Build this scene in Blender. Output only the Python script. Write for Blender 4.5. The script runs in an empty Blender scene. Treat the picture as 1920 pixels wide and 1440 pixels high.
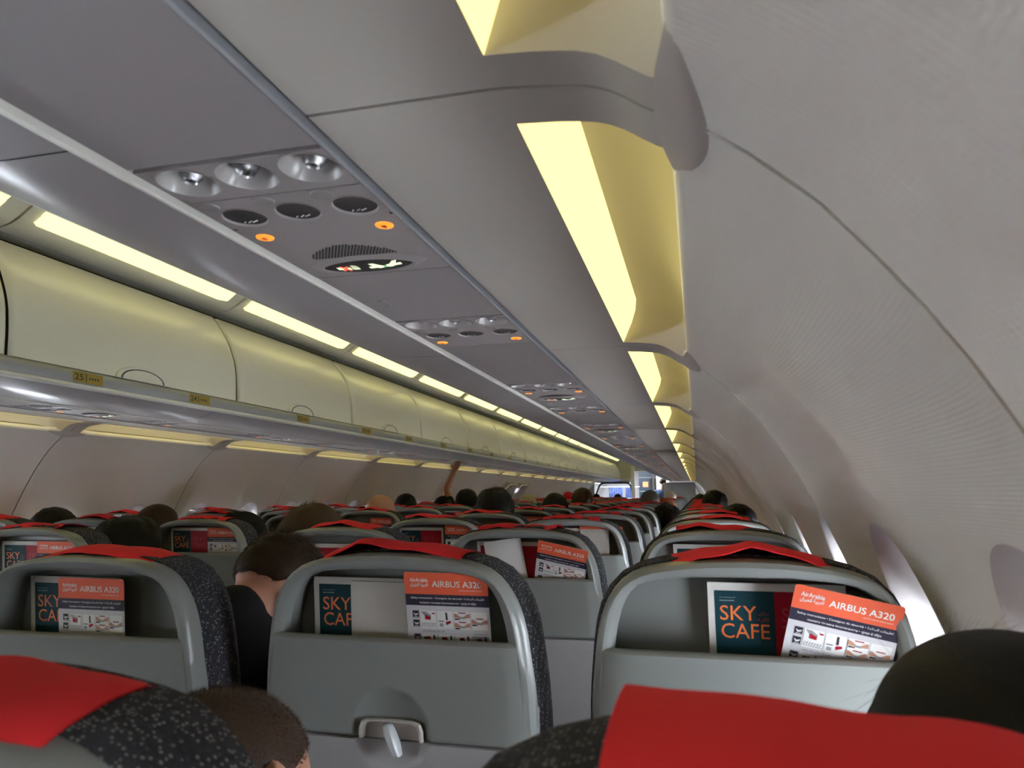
import bpy, bmesh, math, random
from mathutils import Vector, Matrix, noise
rnd = random.Random(7)
C = bpy.context.scene.collection
PI = math.pi
FLOOR = -1.30                      # cabin floor; heights below are measured from eye level, everything is raised at the end

# ------------------------------------------------------------------ camera, world, exposure
def make_camera():
    yaw, pitch, roll, f = .2503, .1531, -.004, 1338.0
    cy, sy, cp, sp, cr, sr = math.cos(yaw), math.sin(yaw), math.cos(pitch), math.sin(pitch), math.cos(roll), math.sin(roll)
    F = Vector((-sy*cp, cy*cp, sp)); r = Vector((cy, sy, 0)); u = r.cross(F)
    r2 = cr*r + sr*u; u2 = -sr*r + cr*u
    cd = bpy.data.cameras.new('camera'); co = bpy.data.objects.new('camera', cd); C.objects.link(co)
    cd.sensor_width = 36; cd.lens = f/1920*36; cd.clip_start = .02; cd.clip_end = 200
    cd.dof.use_dof = True; cd.dof.focus_distance = 1.9; cd.dof.aperture_fstop = 10.0
    m = Matrix((r2, u2, -F)).transposed().to_4x4(); m.translation = Vector((1.3919, 0, 0))
    co.matrix_world = m
    bpy.context.scene.camera = co
make_camera()
S = bpy.context.scene
S.view_settings.view_transform = 'Standard'; S.view_settings.look = 'None'; S.view_settings.gamma = 1
S.view_settings.use_curve_mapping = False
S.view_settings.exposure = 0.35
w = bpy.data.worlds.new('sky'); S.world = w; w.use_nodes = True
wb = w.node_tree.nodes['Background']; wb.inputs[0].default_value = (.90, .95, 1.0, 1); wb.inputs[1].default_value = 36.0
S.cycles.max_bounces = 9; S.cycles.diffuse_bounces = 6; S.cycles.glossy_bounces = 4
S.cycles.transparent_max_bounces = 12; S.cycles.sample_clamp_indirect = 6.0; S.cycles.use_denoising = True
S.cycles.caustics_reflective = False; S.cycles.caustics_refractive = False

# ------------------------------------------------------------------ materials
def mat(name, col, rough=.5, spec=.5, metal=0, emit=None, strength=0, bump=None, coat=0, sss=0):
    m = bpy.data.materials.new(name); m.use_nodes = True; n = m.node_tree.nodes; L = m.node_tree.links
    b = n['Principled BSDF']
    b.inputs['Base Color'].default_value = (*col, 1); b.inputs['Roughness'].default_value = rough
    b.inputs['Specular IOR Level'].default_value = spec; b.inputs['Metallic'].default_value = metal
    b.inputs['Coat Weight'].default_value = coat
    if sss: b.inputs['Subsurface Weight'].default_value = sss; b.inputs['Subsurface Radius'].default_value = (.01, .004, .002)
    if emit: b.inputs['Emission Color'].default_value = (*emit, 1); b.inputs['Emission Strength'].default_value = strength
    if bump:
        kind, sc, st, di = bump
        tc = n.new('ShaderNodeTexCoord')
        if kind == 'noise': t = n.new('ShaderNodeTexNoise'); t.inputs['Scale'].default_value = sc; t.inputs['Detail'].default_value = 3
        else:
            t = n.new('ShaderNodeTexWave'); t.wave_type = 'BANDS'; t.bands_direction = kind; t.inputs['Scale'].default_value = sc
            t.inputs['Distortion'].default_value = 0
        L.new(tc.outputs['Object'], t.inputs['Vector'])
        bn = n.new('ShaderNodeBump'); bn.inputs['Strength'].default_value = st; bn.inputs['Distance'].default_value = di
        L.new(t.outputs['Fac' if 'Fac' in t.outputs else 0], bn.inputs['Height']); L.new(bn.outputs[0], b.inputs['Normal'])
    return m
def mix_noise(m, col2, scale, lo=.45, hi=.6, detail=4):
    n = m.node_tree.nodes; L = m.node_tree.links; b = n['Principled BSDF']
    tc = n.new('ShaderNodeTexCoord'); t = n.new('ShaderNodeTexNoise'); t.inputs['Scale'].default_value = scale; t.inputs['Detail'].default_value = detail
    L.new(tc.outputs['Object'], t.inputs['Vector'])
    r = n.new('ShaderNodeMapRange'); r.inputs[1].default_value = lo; r.inputs[2].default_value = hi
    L.new(t.outputs['Fac'], r.inputs[0])
    mx = n.new('ShaderNodeMix'); mx.data_type = 'RGBA'; mx.inputs[6].default_value = b.inputs['Base Color'].default_value; mx.inputs[7].default_value = (*col2, 1)
    L.new(r.outputs[0], mx.inputs[0]); L.new(mx.outputs[2], b.inputs['Base Color'])
    return m
def fabric_mat():
    m = mat('flecked_fabric', (.03, .03, .038), .95, .15)
    n = m.node_tree.nodes; L = m.node_tree.links; b = n['Principled BSDF']
    tc = n.new('ShaderNodeTexCoord'); mp = n.new('ShaderNodeMapping'); mp.inputs['Scale'].default_value = (1, 1, .8)
    v = n.new('ShaderNodeTexVoronoi'); v.inputs['Scale'].default_value = 330; v.inputs['Randomness'].default_value = .6
    L.new(tc.outputs['Object'], mp.inputs[0]); L.new(mp.outputs[0], v.inputs['Vector'])
    lt = n.new('ShaderNodeMath'); lt.operation = 'LESS_THAN'; lt.inputs[1].default_value = .34; L.new(v.outputs['Distance'], lt.inputs[0])
    sp = n.new('ShaderNodeSeparateColor'); L.new(v.outputs['Color'], sp.inputs[0])
    g = n.new('ShaderNodeMath'); g.operation = 'GREATER_THAN'; g.inputs[1].default_value = .5; L.new(sp.outputs[0], g.inputs[0])
    mu = n.new('ShaderNodeMath'); mu.operation = 'MULTIPLY'; L.new(lt.outputs[0], mu.inputs[0]); L.new(g.outputs[0], mu.inputs[1])
    mx = n.new('ShaderNodeMix'); mx.data_type = 'RGBA'; mx.inputs[6].default_value = (.034, .034, .042, 1); mx.inputs[7].default_value = (.24, .24, .22, 1)
    L.new(mu.outputs[0], mx.inputs[0]); L.new(mx.outputs[2], b.inputs['Base Color'])
    bn = n.new('ShaderNodeBump'); bn.inputs['Strength'].default_value = .6; bn.inputs['Distance'].default_value = .002
    L.new(v.outputs['Distance'], bn.inputs['Height']); L.new(bn.outputs[0], b.inputs['Normal'])
    return m
def glass_mat():
    m = bpy.data.materials.new('window_glass'); m.use_nodes = True; n = m.node_tree.nodes; L = m.node_tree.links
    n.remove(n['Principled BSDF'])
    t = n.new('ShaderNodeBsdfTransparent'); t.inputs[0].default_value = (.95, .97, 1, 1)
    g = n.new('ShaderNodeBsdfGlossy'); g.inputs['Roughness'].default_value = .03
    fr = n.new('ShaderNodeLayerWeight'); fr.inputs[0].default_value = .12
    mx = n.new('ShaderNodeMixShader'); L.new(fr.outputs[0], mx.inputs[0]); L.new(t.outputs[0], mx.inputs[1]); L.new(g.outputs[0], mx.inputs[2])
    L.new(mx.outputs[0], n['Material Output'].inputs[0])
    return m
def wall_mat():
    m = mat('ribbed_sidewall', (.80, .78, .75), .5, .4)
    n = m.node_tree.nodes; L = m.node_tree.links; b = n['Principled BSDF']
    tc = n.new('ShaderNodeTexCoord')
    a = n.new('ShaderNodeTexWave'); a.bands_direction = 'Y'; a.inputs['Scale'].default_value = 46; a.inputs['Distortion'].default_value = .4
    c = n.new('ShaderNodeTexWave'); c.bands_direction = 'Z'; c.inputs['Scale'].default_value = 75; c.inputs['Distortion'].default_value = .4
    for t in (a, c): L.new(tc.outputs['Object'], t.inputs['Vector'])
    ad = n.new('ShaderNodeMath'); ad.operation = 'ADD'; L.new(a.outputs['Fac'], ad.inputs[0]); L.new(c.outputs['Fac'], ad.inputs[1])
    bn = n.new('ShaderNodeBump'); bn.inputs['Strength'].default_value = .22; bn.inputs['Distance'].default_value = .0008
    L.new(ad.outputs[0], bn.inputs['Height']); L.new(bn.outputs[0], b.inputs['Normal'])
    return m
M = dict(
    wall=wall_mat(),
    clip=mat('clip_plastic', (.60, .56, .52), .45),
    reveal=mat('window_reveal_plastic', (.62, .58, .58), .4),
    bin=mat('bin_door_plastic', (.70, .68, .58), .26),
    rail=mat('grey_rail_plastic', (.30, .31, .33), .35),
    strip=mat('pale_strip', (.80, .79, .73), .35),
    under=mat('bin_underside_plastic', (.37, .345, .345), .28),
    under2=mat('filler_plastic', (.33, .31, .31), .4),
    psu=mat('service_panel_plastic', (.40, .365, .36), .42),
    cove=mat('cove_plastic', (.58, .55, .50), .4),
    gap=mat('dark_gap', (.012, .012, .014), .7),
    lens=mat('warm_light_lens', (.35, .32, .22), .4, emit=(1.0, .84, .28), strength=1.5, bump=('Y', 60, .2, .001)),
    ceil_lens=mat('ceiling_light_lens', (.3, .29, .22), .4, emit=(1.0, .94, .36), strength=1.4),
    shell=mat('seat_shell_plastic', (.255, .268, .26), .33, .5),
    tray=mat('tray_plastic', (.38, .37, .38), .38),
    latch=mat('latch_plastic', (.62, .65, .68), .3),
    mount=mat('latch_mount', (.52, .47, .44), .45),
    bezel=mat('latch_bezel', (.55, .53, .50), .4),
    fabric=fabric_mat(),
    red=mat('red_cover_cloth', (.68, .026, .032), .8, .2, bump=('noise', 420, .25, .001)),
    steel=mat('seat_frame_metal', (.30, .31, .32), .35, metal=.8),
    paper=mat('white_paper', (.72, .69, .66), .6),
    white=mat('white_print', (.80, .79, .78), .5),
    cardw=mat('card_pale', (.62, .60, .63), .35),
    orange=mat('orange_print', (.75, .125, .06), .6, .25),
    navy=mat('navy_print', (.028, .024, .045), .6, .25),
    teal=mat('teal_print', (.004, .038, .052), .6, .25),
    crimson=mat('crimson_print', (.32, .008, .022), .6, .25),
    salmon=mat('orange_lettering', (.85, .20, .06), .4),
    dimred=mat('dim_red_lettering', (.42, .035, .05), .4),
    ink=mat('dark_ink', (.02, .02, .025), .5),
    bag=mat('sickness_bag_paper', (.60, .57, .53), .6, bump=('noise', 22, .5, .006)),
    sleeve=None,
    chrome=mat('vent_chrome', (.55, .55, .57), .38, metal=.9),
    funnel=mat('vent_funnel', (.50, .48, .47), .25),
    darklens=mat('reading_light_glass', (.07, .065, .065), .35, .3),
    hole=mat('speaker_hole', (.05, .045, .045), .8),
    button=mat('light_button', (.34, .32, .31), .4),
    amber=mat('amber_indicator', (.8, .3, .05), .4, emit=(1, .33, .03), strength=.8),
    signdark=mat('sign_lens', (.045, .04, .038), .6, .2),
    signcream=mat('sign_cream', (.7, .75, .55), .4, emit=(.85, .95, .62), strength=.75),
    signred=mat('sign_red', (.7, .1, .06), .4, emit=(1, .13, .07), strength=.75),
    signgreen=mat('sign_green', (.1, .5, .2), .4, emit=(.1, .5, .2), strength=.5),
    yellow=mat('yellow_label', (.30, .21, .03), .5),
    floor=mix_noise(mat('carpet', (.03, .035, .06), .95), (.05, .055, .08), 60),
    hull=mat('hull_lining', (.35, .35, .35), .8),
    glass=glass_mat(),
    shade=mat('window_shade', (.55, .48, .46), .5),
    partition=mat('grey_partition', (.42, .42, .42), .45),
    dpartition=mat('dark_frame', (.05, .055, .07), .4),
    galley=mat('galley_blue', (.03, .05, .08), .35),
    curtain=mix_noise(mat('blue_curtain', (.13, .18, .40), .8), (.20, .26, .50), 9),
    screen=mat('orange_screen', (.8, .25, .1), .4, emit=(1, .30, .12), strength=.8),
    lit=mat('lit_sign', (.8, .8, .9), .4, emit=(.80, .76, 1), strength=1.0),
    exitp=mat('exit_panel_plastic', (.50, .48, .44), .45),
)
SKIN = {k: mat('skin_' + k, c, .5, .4, sss=.12) for k, c in dict(light=(.52, .27, .18), tan=(.36, .18, .10), warm=(.46, .22, .12)).items()}
HAIR = {k: mat('hair_' + k, c, .55, .2) for k, c in dict(black=(.0035, .003, .003), brown=(.030, .017, .010), crop=(.052, .031, .021), chestnut=(.05, .026, .014), grey=(.11, .10, .09), white=(.70, .66, .60), ginger=(.32, .13, .05)).items()}
CLOTH = {k: mat('cloth_' + k, c, .9, .2) for k, c in dict(black=(.008, .008, .010), navy=(.012, .016, .035), grey=(.10, .10, .11), blue=(.05, .08, .16), beige=(.42, .36, .25), red=(.45, .02, .02), white=(.6, .6, .6)).items()}

# ------------------------------------------------------------------ mesh helpers
class MB:
    def __init__(s): s.v, s.f, s.m = [], [], []
    def add(s, vs, fs, mi=0):
        b = len(s.v); s.v += [tuple(p) for p in vs]; s.f += [tuple(b+i for i in q) for q in fs]; s.m += [mi]*len(fs); return s
    def box(s, x0, x1, y0, y1, z0, z1, mi=0):
        return s.add([(x0,y0,z0),(x1,y0,z0),(x1,y1,z0),(x0,y1,z0),(x0,y0,z1),(x1,y0,z1),(x1,y1,z1),(x0,y1,z1)],
                     [(0,3,2,1),(4,5,6,7),(0,1,5,4),(1,2,6,5),(2,3,7,6),(3,0,4,7)], mi)
    def grid(s, rows, close=False, mi=0, flip=False):
        n = len(rows[0]); vs = [p for r in rows for p in r]; fs = []
        for i in range(len(rows)-1):
            for j in range(n if close else n-1):
                k = (j+1) % n; q = (i*n+j, i*n+k, (i+1)*n+k, (i+1)*n+j); fs.append(q[::-1] if flip else q)
        return s.add(vs, fs, mi)
    def fan(s, ring, mi=0, flip=False):
        q = tuple(range(len(ring))); return s.add(ring, [q[::-1] if flip else q], mi)
    def tube(s, pts, r, n=8, cap=True, mi=0):
        pts = [Vector(p) for p in pts]; rr = r if isinstance(r, (list, tuple)) else [r]*len(pts); rows = []
        up = Vector((0, 0, 1))
        for i, p in enumerate(pts):
            t = (pts[min(i+1, len(pts)-1)] - pts[max(i-1, 0)]).normalized()
            a = t.cross(up if abs(t.z) < .9 else Vector((0, 1, 0))).normalized(); b = a.cross(t)
            rows.append([p + rr[i]*(math.cos(2*PI*k/n)*a + math.sin(2*PI*k/n)*b) for k in range(n)])
        s.grid(rows, True, mi)
        if cap: s.fan(rows[0], mi, True); s.fan(rows[-1], mi)
        return s
    def mesh(s, name, mats, angle=40, merge=True):
        me = bpy.data.meshes.new(name); me.from_pydata([tuple(p) for p in s.v], [], s.f)
        for mm in (mats if isinstance(mats, (list, tuple)) else [mats]): me.materials.append(mm)
        me.polygons.foreach_set('material_index', s.m)
        if merge:
            bm = bmesh.new(); bm.from_mesh(me); bmesh.ops.remove_doubles(bm, verts=bm.verts, dist=1e-5)
            bmesh.ops.recalc_face_normals(bm, faces=bm.faces); bm.to_mesh(me); bm.free()
        me.shade_smooth(); me.set_sharp_from_angle(angle=math.radians(angle)); me.update()
        return me
def link(name, me, parent=None, loc=(0, 0, 0)):
    o = bpy.data.objects.new(name, me); C.objects.link(o); o.location = loc
    if parent: o.parent = parent
    return o
def obj(name, mb, mats, parent=None, loc=(0, 0, 0), angle=40): return link(name, mb.mesh(name, mats, angle), parent, loc)
def tag(o, label, cat, group=None):
    o['label'] = label; o['category'] = cat
    if group: o['group'] = group
    return o
def thing(name, label, cat, loc=(0, 0, 0), group=None): return tag(link(name, None, None, loc), label, cat, group)
def struct(name, mb, mats, angle=40, parent=None):
    o = obj(name, mb, mats, parent, angle=angle); o['kind'] = 'structure'; return o
def kids(o): return [c for c in bpy.data.objects if c.parent == o]
def copy_tree(tree, parent=None):
    """tree: (object, [subtrees]); copies of one thing with its parts, sharing mesh data"""
    o, ch = tree; c = o.copy(); C.objects.link(c); c.parent = parent
    for t in ch: copy_tree(t, c)
    return c
def tree_of(o, depth=2): return (o, [tree_of(c, depth-1) for c in kids(o)] if depth else [])
ORD = ['first', 'second', 'third', 'fourth', 'fifth', 'sixth', 'seventh', 'eighth', 'ninth', 'tenth', 'eleventh', 'twelfth', 'thirteenth', 'fourteenth', 'fifteenth', 'sixteenth', 'seventeenth', 'eighteenth', 'nineteenth', 'twentieth', 'twenty-first', 'twenty-second', 'twenty-third', 'twenty-fourth', 'twenty-fifth', 'twenty-sixth', 'twenty-seventh', 'twenty-eighth', 'twenty-ninth', 'thirtieth']
def lerp(a, b, t): return a + (b-a)*t
def interp(tab, x):
    if x <= tab[0][0]: return tab[0][1]
    for (a, b), (c, d) in zip(tab, tab[1:]):
        if x <= c: return lerp(b, d, (x-a)/(c-a))
    return tab[-1][1]
def smooth(a, b, x): t = min(1, max(0, (x-a)/(b-a))); return t*t*(3-2*t)
def resample(pts, n):
    pts = [Vector(p) for p in pts]; d = [0]
    for a, b in zip(pts, pts[1:]): d.append(d[-1] + (b-a).length)
    out = []; j = 0
    for i in range(n):
        t = d[-1]*i/(n-1)
        while j < len(d)-2 and d[j+1] < t: j += 1
        out.append(pts[j].lerp(pts[j+1], (t-d[j])/max(1e-9, d[j+1]-d[j])))
    return out
def spline(pts, n):
    """Catmull-Rom through the points, then evenly spaced"""
    P = [Vector(p) for p in pts]; P = [P[0]*2-P[1]] + P + [P[-1]*2-P[-2]]; out = []
    for i in range(1, len(P)-2):
        for k in range(8):
            t = k/8; a, b, c, d = P[i-1], P[i], P[i+1], P[i+2]
            out.append(.5*((2*b) + (c-a)*t + (2*a-5*b+4*c-d)*t*t + (3*b-a-3*c+d)*t**3))
    out.append(P[-2]); return resample(out, n)
def ellipse(cx, cy, rx, ry, n, e=2.0, ph=0):
    out = []
    for k in range(n):
        a = 2*PI*k/n + ph; c, s = math.cos(a), math.sin(a)
        out.append((cx + rx*math.copysign(abs(c)**(2/e), c), cy + ry*math.copysign(abs(s)**(2/e), s)))
    return out
def rect_ring(x0, x1, y0, y1, cx, cy, n):
    """points of a rectangle's border in the directions of an n-gon about (cx,cy), corners hit exactly when n is a multiple of 8 and the rect is split evenly"""
    q = n//4; out = []
    side = [((x1, y0), (x1, y1)), ((x1, y1), (x0, y1)), ((x0, y1), (x0, y0)), ((x0, y0), (x1, y0))]
    for a, b in side:
        for k in range(q): out.append((lerp(a[0], b[0], k/q), lerp(a[1], b[1], k/q)))
    return out        # starts at the corner (x1,y0): angle -45 degrees
TXT = {}
def text_mb(s, size, bold=0.0, align='LEFT', spacing=1.0):
    """lettering as flat geometry in the x-z plane facing -y, origin at the baseline"""
    k = (s, size, bold, align, spacing)
    if k not in TXT:
        c = bpy.data.curves.new('t', 'FONT'); c.body = s; c.size = size; c.align_x = align; c.offset = bold*size; c.resolution_u = 3; c.space_character = spacing
        o = bpy.data.objects.new('t', c); C.objects.link(o)
        bpy.context.view_layer.update()
        me = bpy.data.meshes.new_from_object(o.evaluated_get(bpy.context.evaluated_depsgraph_get()))
        TXT[k] = ([tuple(v.co) for v in me.vertices], [tuple(p.vertices) for p in me.polygons])
        bpy.data.objects.remove(o); bpy.data.curves.remove(c); bpy.data.meshes.remove(me)
    return TXT[k]
def put_text(mb, s, x, z, y, size, bold=0.0, align='LEFT', mi=0, maxw=None, spacing=1.0):
    vs, fs = text_mb(s, size, bold, align, spacing)
    if not vs: return
    sc = 1
    if maxw:
        wd = max(p[0] for p in vs) - min(p[0] for p in vs)
        if wd > maxw: sc = maxw/wd
    mb.add([(x+p[0]*sc, y, z+p[1]) for p in vs], fs, mi)

# ------------------------------------------------------------------ sidewalls
PROF = [(-1.3, 1.66), (-.9, 1.73), (-.6, 1.755), (-.45, 1.75), (-.3, 1.725), (-.2, 1.698), (-.1, 1.660), (-.03, 1.628), (.038, 1.594), (.078, 1.573), (.12, 1.547), (.162, 1.517), (.204, 1.484), (.24, 1.446), (.265, 1.417), (.284, 1.389)]
PCURVE = spline([(x, 0, z) for z, x in PROF], 160)
def prof(z):
    return interp([(p.z, p.x) for p in PCURVE], z)
PTAB = {}
Y0, FR = .52, .533                 # panel seams at Y0 + 2*FR*m, a window in the middle of every frame
WZ, WA, WB = -.252, .135, .203     # window centre height and the half sizes of its reveal
def wallx(y, z):
    t = ((y - Y0) / FR) % 1.0; d = abs(t-.5)*2
    key = round(z, 4)
    if key not in PTAB: PTAB[key] = prof(z)
    return PTAB[key] + .036*(1-d**2.6)*smooth(.285, -.06, z)*smooth(-1.0, -.55, z)
def wall_cell(mb, y0, sx, win, g0, g1):
    """one frame bay; g0/g1: inset of the panel edge at a seam"""
    ya, yb = y0+g0, y0+FR-g1; yc = y0+FR/2; zr0, zr1 = -.56, .02
    P = lambda y, z, dx=0: (sx*(wallx(y, z)+dx), y, z)
    n = 48; q = n//4
    ys = [lerp(ya, yb, k/q) for k in range(q+1)]
    up = [lerp(zr1, .284, k/14) for k in range(15)]; lo = [lerp(-1.3, zr0, k/10) for k in range(11)]
    mb.grid([[P(y, z) for y in ys] for z in up]); mb.grid([[P(y, z) for y in ys] for z in lo])
    rr = rect_ring(ya, yb, zr0, zr1, yc, WZ, n)
    if win:
        el = ellipse(yc, WZ, WA, WB, n, 2.25, -PI/4)
        mb.grid([[P(lerp(a[0], b[0], s), lerp(a[1], b[1], s)) for a, b in zip(el, rr)] for s in (0, .04, .15, .4, .7, 1)], True)
    else:
        mb.grid([[P(y, lerp(zr0, zr1, k/10)) for y in ys] for k in range(11)])
    if g0: mb.grid([[P(ya, z) for z in PZ], [P(ya, z, .02) for z in PZ]])
    if g1: mb.grid([[P(yb, z) for z in PZ], [P(yb, z, .02) for z in PZ]])
PZ = [lerp(-1.3, .284, k/40) for k in range(41)]
M0, M1 = -6, 22
for sx, nm in ((1, 'wall_right'), (-1, 'wall_left')):
    mb = MB()
    for m in range(M0, M1):
        for h in (0, 1):
            k = 2*m+h; y = Y0+FR*k
            wall_cell(mb, y, sx, -5.6 < y < 19.6, .003 if h == 0 else 0, .003 if h == 1 else 0)
    W = struct(nm, mb, M['wall'], 50)
    mb = MB()                       # dark backing behind each seam
    for m in range(M0, M1+1):
        y = Y0+2*FR*m
        mb.grid([[(sx*(wallx(y, z)+.004), y+d, z) for z in PZ] for d in (-.012, .012)])
    obj('seam_groove', mb, M['gap'], W)
    mb = MB()                       # the rolled lip along the top edge of the sidewall
    ya, yb = Y0+2*FR*M0, Y0+2*FR*M1
    mb.grid([[(sx*x, y, z) for x, z in ((1.391, .283), (1.385, .287), (1.383, .293), (1.3835, .300), (1.388, .305), (1.40, .303), (1.43, .285), (1.47, .25))] for y in (ya, yb)])
    obj('top_lip', mb, M['strip'], W)
    # leaf shaped clips over the lip at every seam
    mb = MB(); rows = []
    for i in range(17):
        t = i/16; hw = .019*math.sin(PI*t)**.8*(1-.25*math.cos(PI*t)); yy = -.115+.23*t
        rows.append([(sx*(1.386-.010*math.sin(PI*t)+ (max(0, u)*.030)*(hw/.019) - .004*(1-u*u)*math.sin(PI*t)), yy, .288 - u*hw) for u in [-1, -.7, -.35, 0, .35, .7, 1]])
    mb.grid(rows)
    rows2 = [[(p[0]+sx*.012, p[1], p[2]) for p in r] for r in rows]
    mb.grid([[r[0] for r in rows], [r[0] for r in rows2]]); mb.grid([[r[-1] for r in rows], [r[-1] for r in rows2]])
    clip = mb.mesh('seam_clip', M['clip'])
    for m in range(-1, 19): link('seam_clip', clip, W, (0, Y0+2*FR*m, 0))

# ------------------------------------------------------------------ windows
def window_meshes(sx):
    yc = Y0+FR/2; n = 48
    P = lambda p, dx: (sx*(wallx(*p)+dx), p[0]-yc, p[1])
    R = [(WA, WB, 0), (WA-.004, WB-.004, .004), (.128, .194, .03), (.116, .178, .056), (.109, .166, .064), (.104, .158, .066), (.100, .152, .072)]
    rings = [[P(p, dx) for p in ellipse(yc, WZ, a, b, n, 2.3, -PI/4)] for a, b, dx in R]
    fr = MB().grid(rings, True)
    gl = [P(p, .07) for p in ellipse(yc, WZ, .103, .157, n, 2.4, -PI/4)]
    pane = MB(); c = (sum(p[0] for p in gl)/n, 0, WZ)
    pane.grid([[tuple(lerp(a, b, s) for a, b in zip(c, p)) for p in gl] for s in (.001, .5, 1)], True)
    def shade(frac):
        z1 = WZ+.155; z0 = z1-.31*frac; mb = MB(); rows = []
        for k in range(9):
            z = lerp(z1, z0, k/8); hw = .101*max(.0, 1-abs((z-WZ)/.158)**2.4)**(1/2.4)
            rows.append([P((yc+hw*u, z), .062) for u in (-1, -.5, 0, .5, 1)])
        mb.grid(rows)
        hw = .055; mb.add([P((yc-hw, z0+.004), .062), P((yc+hw, z0+.004), .062), P((yc+hw*.8, z0-.006), .045), P((yc-hw*.8, z0-.006), .045), P((yc-hw*.8, z0-.014), .05), P((yc+hw*.8, z0-.014), .05)], [(0, 1, 2, 3), (3, 2, 5, 4)])
        return mb
    nm = 'window_'
    return fr.mesh(nm+'frame', M['reveal']), pane.mesh(nm+'pane', M['glass']), [shade(f).mesh(nm+'shade', M['shade']) for f in (.12, .3, .55)]
wi = 0
for sx in (1, -1):
    fm, pm, sm = window_meshes(sx)
    for k in range(-11, 37):
        y = Y0+FR*(k+.5)
        if not -5.6 < y-FR/2 < 19.6: continue
        wi += 1
        o = link('window_%d' % wi, None, None, (0, y, 0)); o['kind'] = 'structure'
        link('window_frame', fm, o); link('window_pane', pm, o)
        link('window_shade', sm[1 if k == 1 else rnd.choice((0, 0, 1)) if y < 5 else rnd.choice((1, 2))], o)

# ------------------------------------------------------------------ floor, hull, ceiling
YA, YB = Y0+2*FR*M0, Y0+2*FR*M1
struct('floor', MB().box(-1.8, 1.8, YA, YB, -1.36, -1.30), M['floor'])
mb = MB(); arc = [(-1.85, -.05+.35)] + [(1.85*math.cos(a), .28+.95*math.sin(a)) for a in [PI*k/20 for k in range(20, -1, -1)]] + [(1.85, .3)]
mb.grid([[(x, y, z) for x, z in arc] for y in (YA, YB)])
struct('ceiling', mb, M['hull'])
struct('wall_back', MB().box(-1.85, 1.85, YA-.05, YA, -1.36, 1.3), M['wall'])
struct('wall_front', MB().box(-1.85, 1.85, YB, YB+.05, -1.36, 1.3), M['partition'])
mb = MB()
for sx in (1, -1): mb.grid([[(sx*x, y, z) for x, z in ((1.47, .25), (1.55, .34), (1.70, .36), (1.80, .40), (1.88, .31))] for y in (YA, YB)])
struct('trim_1', mb, M['hull'])
# aisle ceiling between the two rows of bins
mb = MB(); cp = [(-.60, .955), (-.57, .965), (-.3, .975), (0, .978), (.3, .975), (.57, .965), (.60, .955)]
mb.grid([[(x, y, z) for x, z in cp] for y in (YA, 20.3)])
struct('ceiling_panel', mb, M['bin'])

# ------------------------------------------------------------------ overhead bins, their lamps, rails and undersides
BP = 1.14; BY = [2.83+BP*k for k in range(-7, 16)]         # door seams
DOOR = spline([(.625, 0, .425), (.632, 0, .52), (.648, 0, .606), (.692, 0, .709), (.735, 0, .775), (.775, 0, .826)], 16)
def side_word(sx): return 'near-side' if sx > 0 else 'far-side'
def door_meshes(sx):
    L = BP-.012; mb = MB(); rows = []
    for t in (0, .004, .012, .03, .1, .25, .4, .5, .6, .75, .9, .97, .988, .996, 1):
        d = .012*max(0, 1-min(t, 1-t)/.010)**2
        rows.append([(sx*(p.x+d), .006+L*t, p.z) for p in DOOR])
    mb.grid(rows)
    for e in (0, -1): mb.grid([[(p[0]+sx*.002, p[1], p[2]) for p in rows[e]], [(p[0]+sx*.03, p[1], p[2]) for p in rows[e]]], mi=1)  # side returns coloured near-black, standing in for shade between the doors
    mb.grid([[r[0] for r in rows], [(r[0][0]+sx*.03, r[0][1], r[0][2]) for r in rows]])
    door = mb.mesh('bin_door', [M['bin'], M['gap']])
    lb = MB(); rows = []
    for s, off in ((1.0, .0002), (.985, .006), (.97, .0075), (.82, .006), (.80, .0005), (.785, -.004), (.77, .0005), (.75, .006), (.4, .0045), (.02, .004)):
        r = []
        for k in range(21):
            a = PI*k/20; y = BP/2-.02+.135*s*math.cos(a); z = .427+.052*s*math.sin(a)
            x = interp([(p.z, p.x) for p in DOOR], z); r.append((sx*(x-off), y, z))
        rows.append(r)
    lb.grid(rows); latch = lb.mesh('bin_latch', M['bin'])
    ob = MB(); arc_ = []
    for k in range(21):
        a = PI*k/20; y = BP/2-.02+.135*.79*math.cos(a); z = .427+.052*.79*math.sin(a); arc_.append((sx*(interp([(p.z, p.x) for p in DOOR], z)-.0035), y, z))
    ob.tube(arc_, .0022, 6); global LOUT; LOUT = ob.mesh('latch_outline', M['gap'])
    bx = MB()                      # the bin body behind its door
    sec = [(.66, .43), (1.33, .43), (1.33, .62), (1.05, .84), (.80, .84)]
    bx.grid([[(sx*x, y, z) for x, z in sec] for y in (.006, BP-.006)]); bx.fan([(sx*x, .006, z) for x, z in sec]); bx.fan([(sx*x, BP-.006, z) for x, z in sec])
    return door, latch, bx.mesh('bin_body', M['gap'])
for sx in (-1, 1):
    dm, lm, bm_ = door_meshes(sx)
    for k, y in enumerate(BY[:-1]):
        if sx > 0 and k < 6: continue
        t = thing('overhead_bin', '%s overhead bin with cream curved door, %s from the near end' % (side_word(sx), ORD[k]), 'overhead bin', (0, y, 0), 'overhead bins')
        link('bin_body', bm_, t); link('bin_door', dm, t); link('latch_outline', LOUT, link('bin_latch', lm, t))
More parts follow.
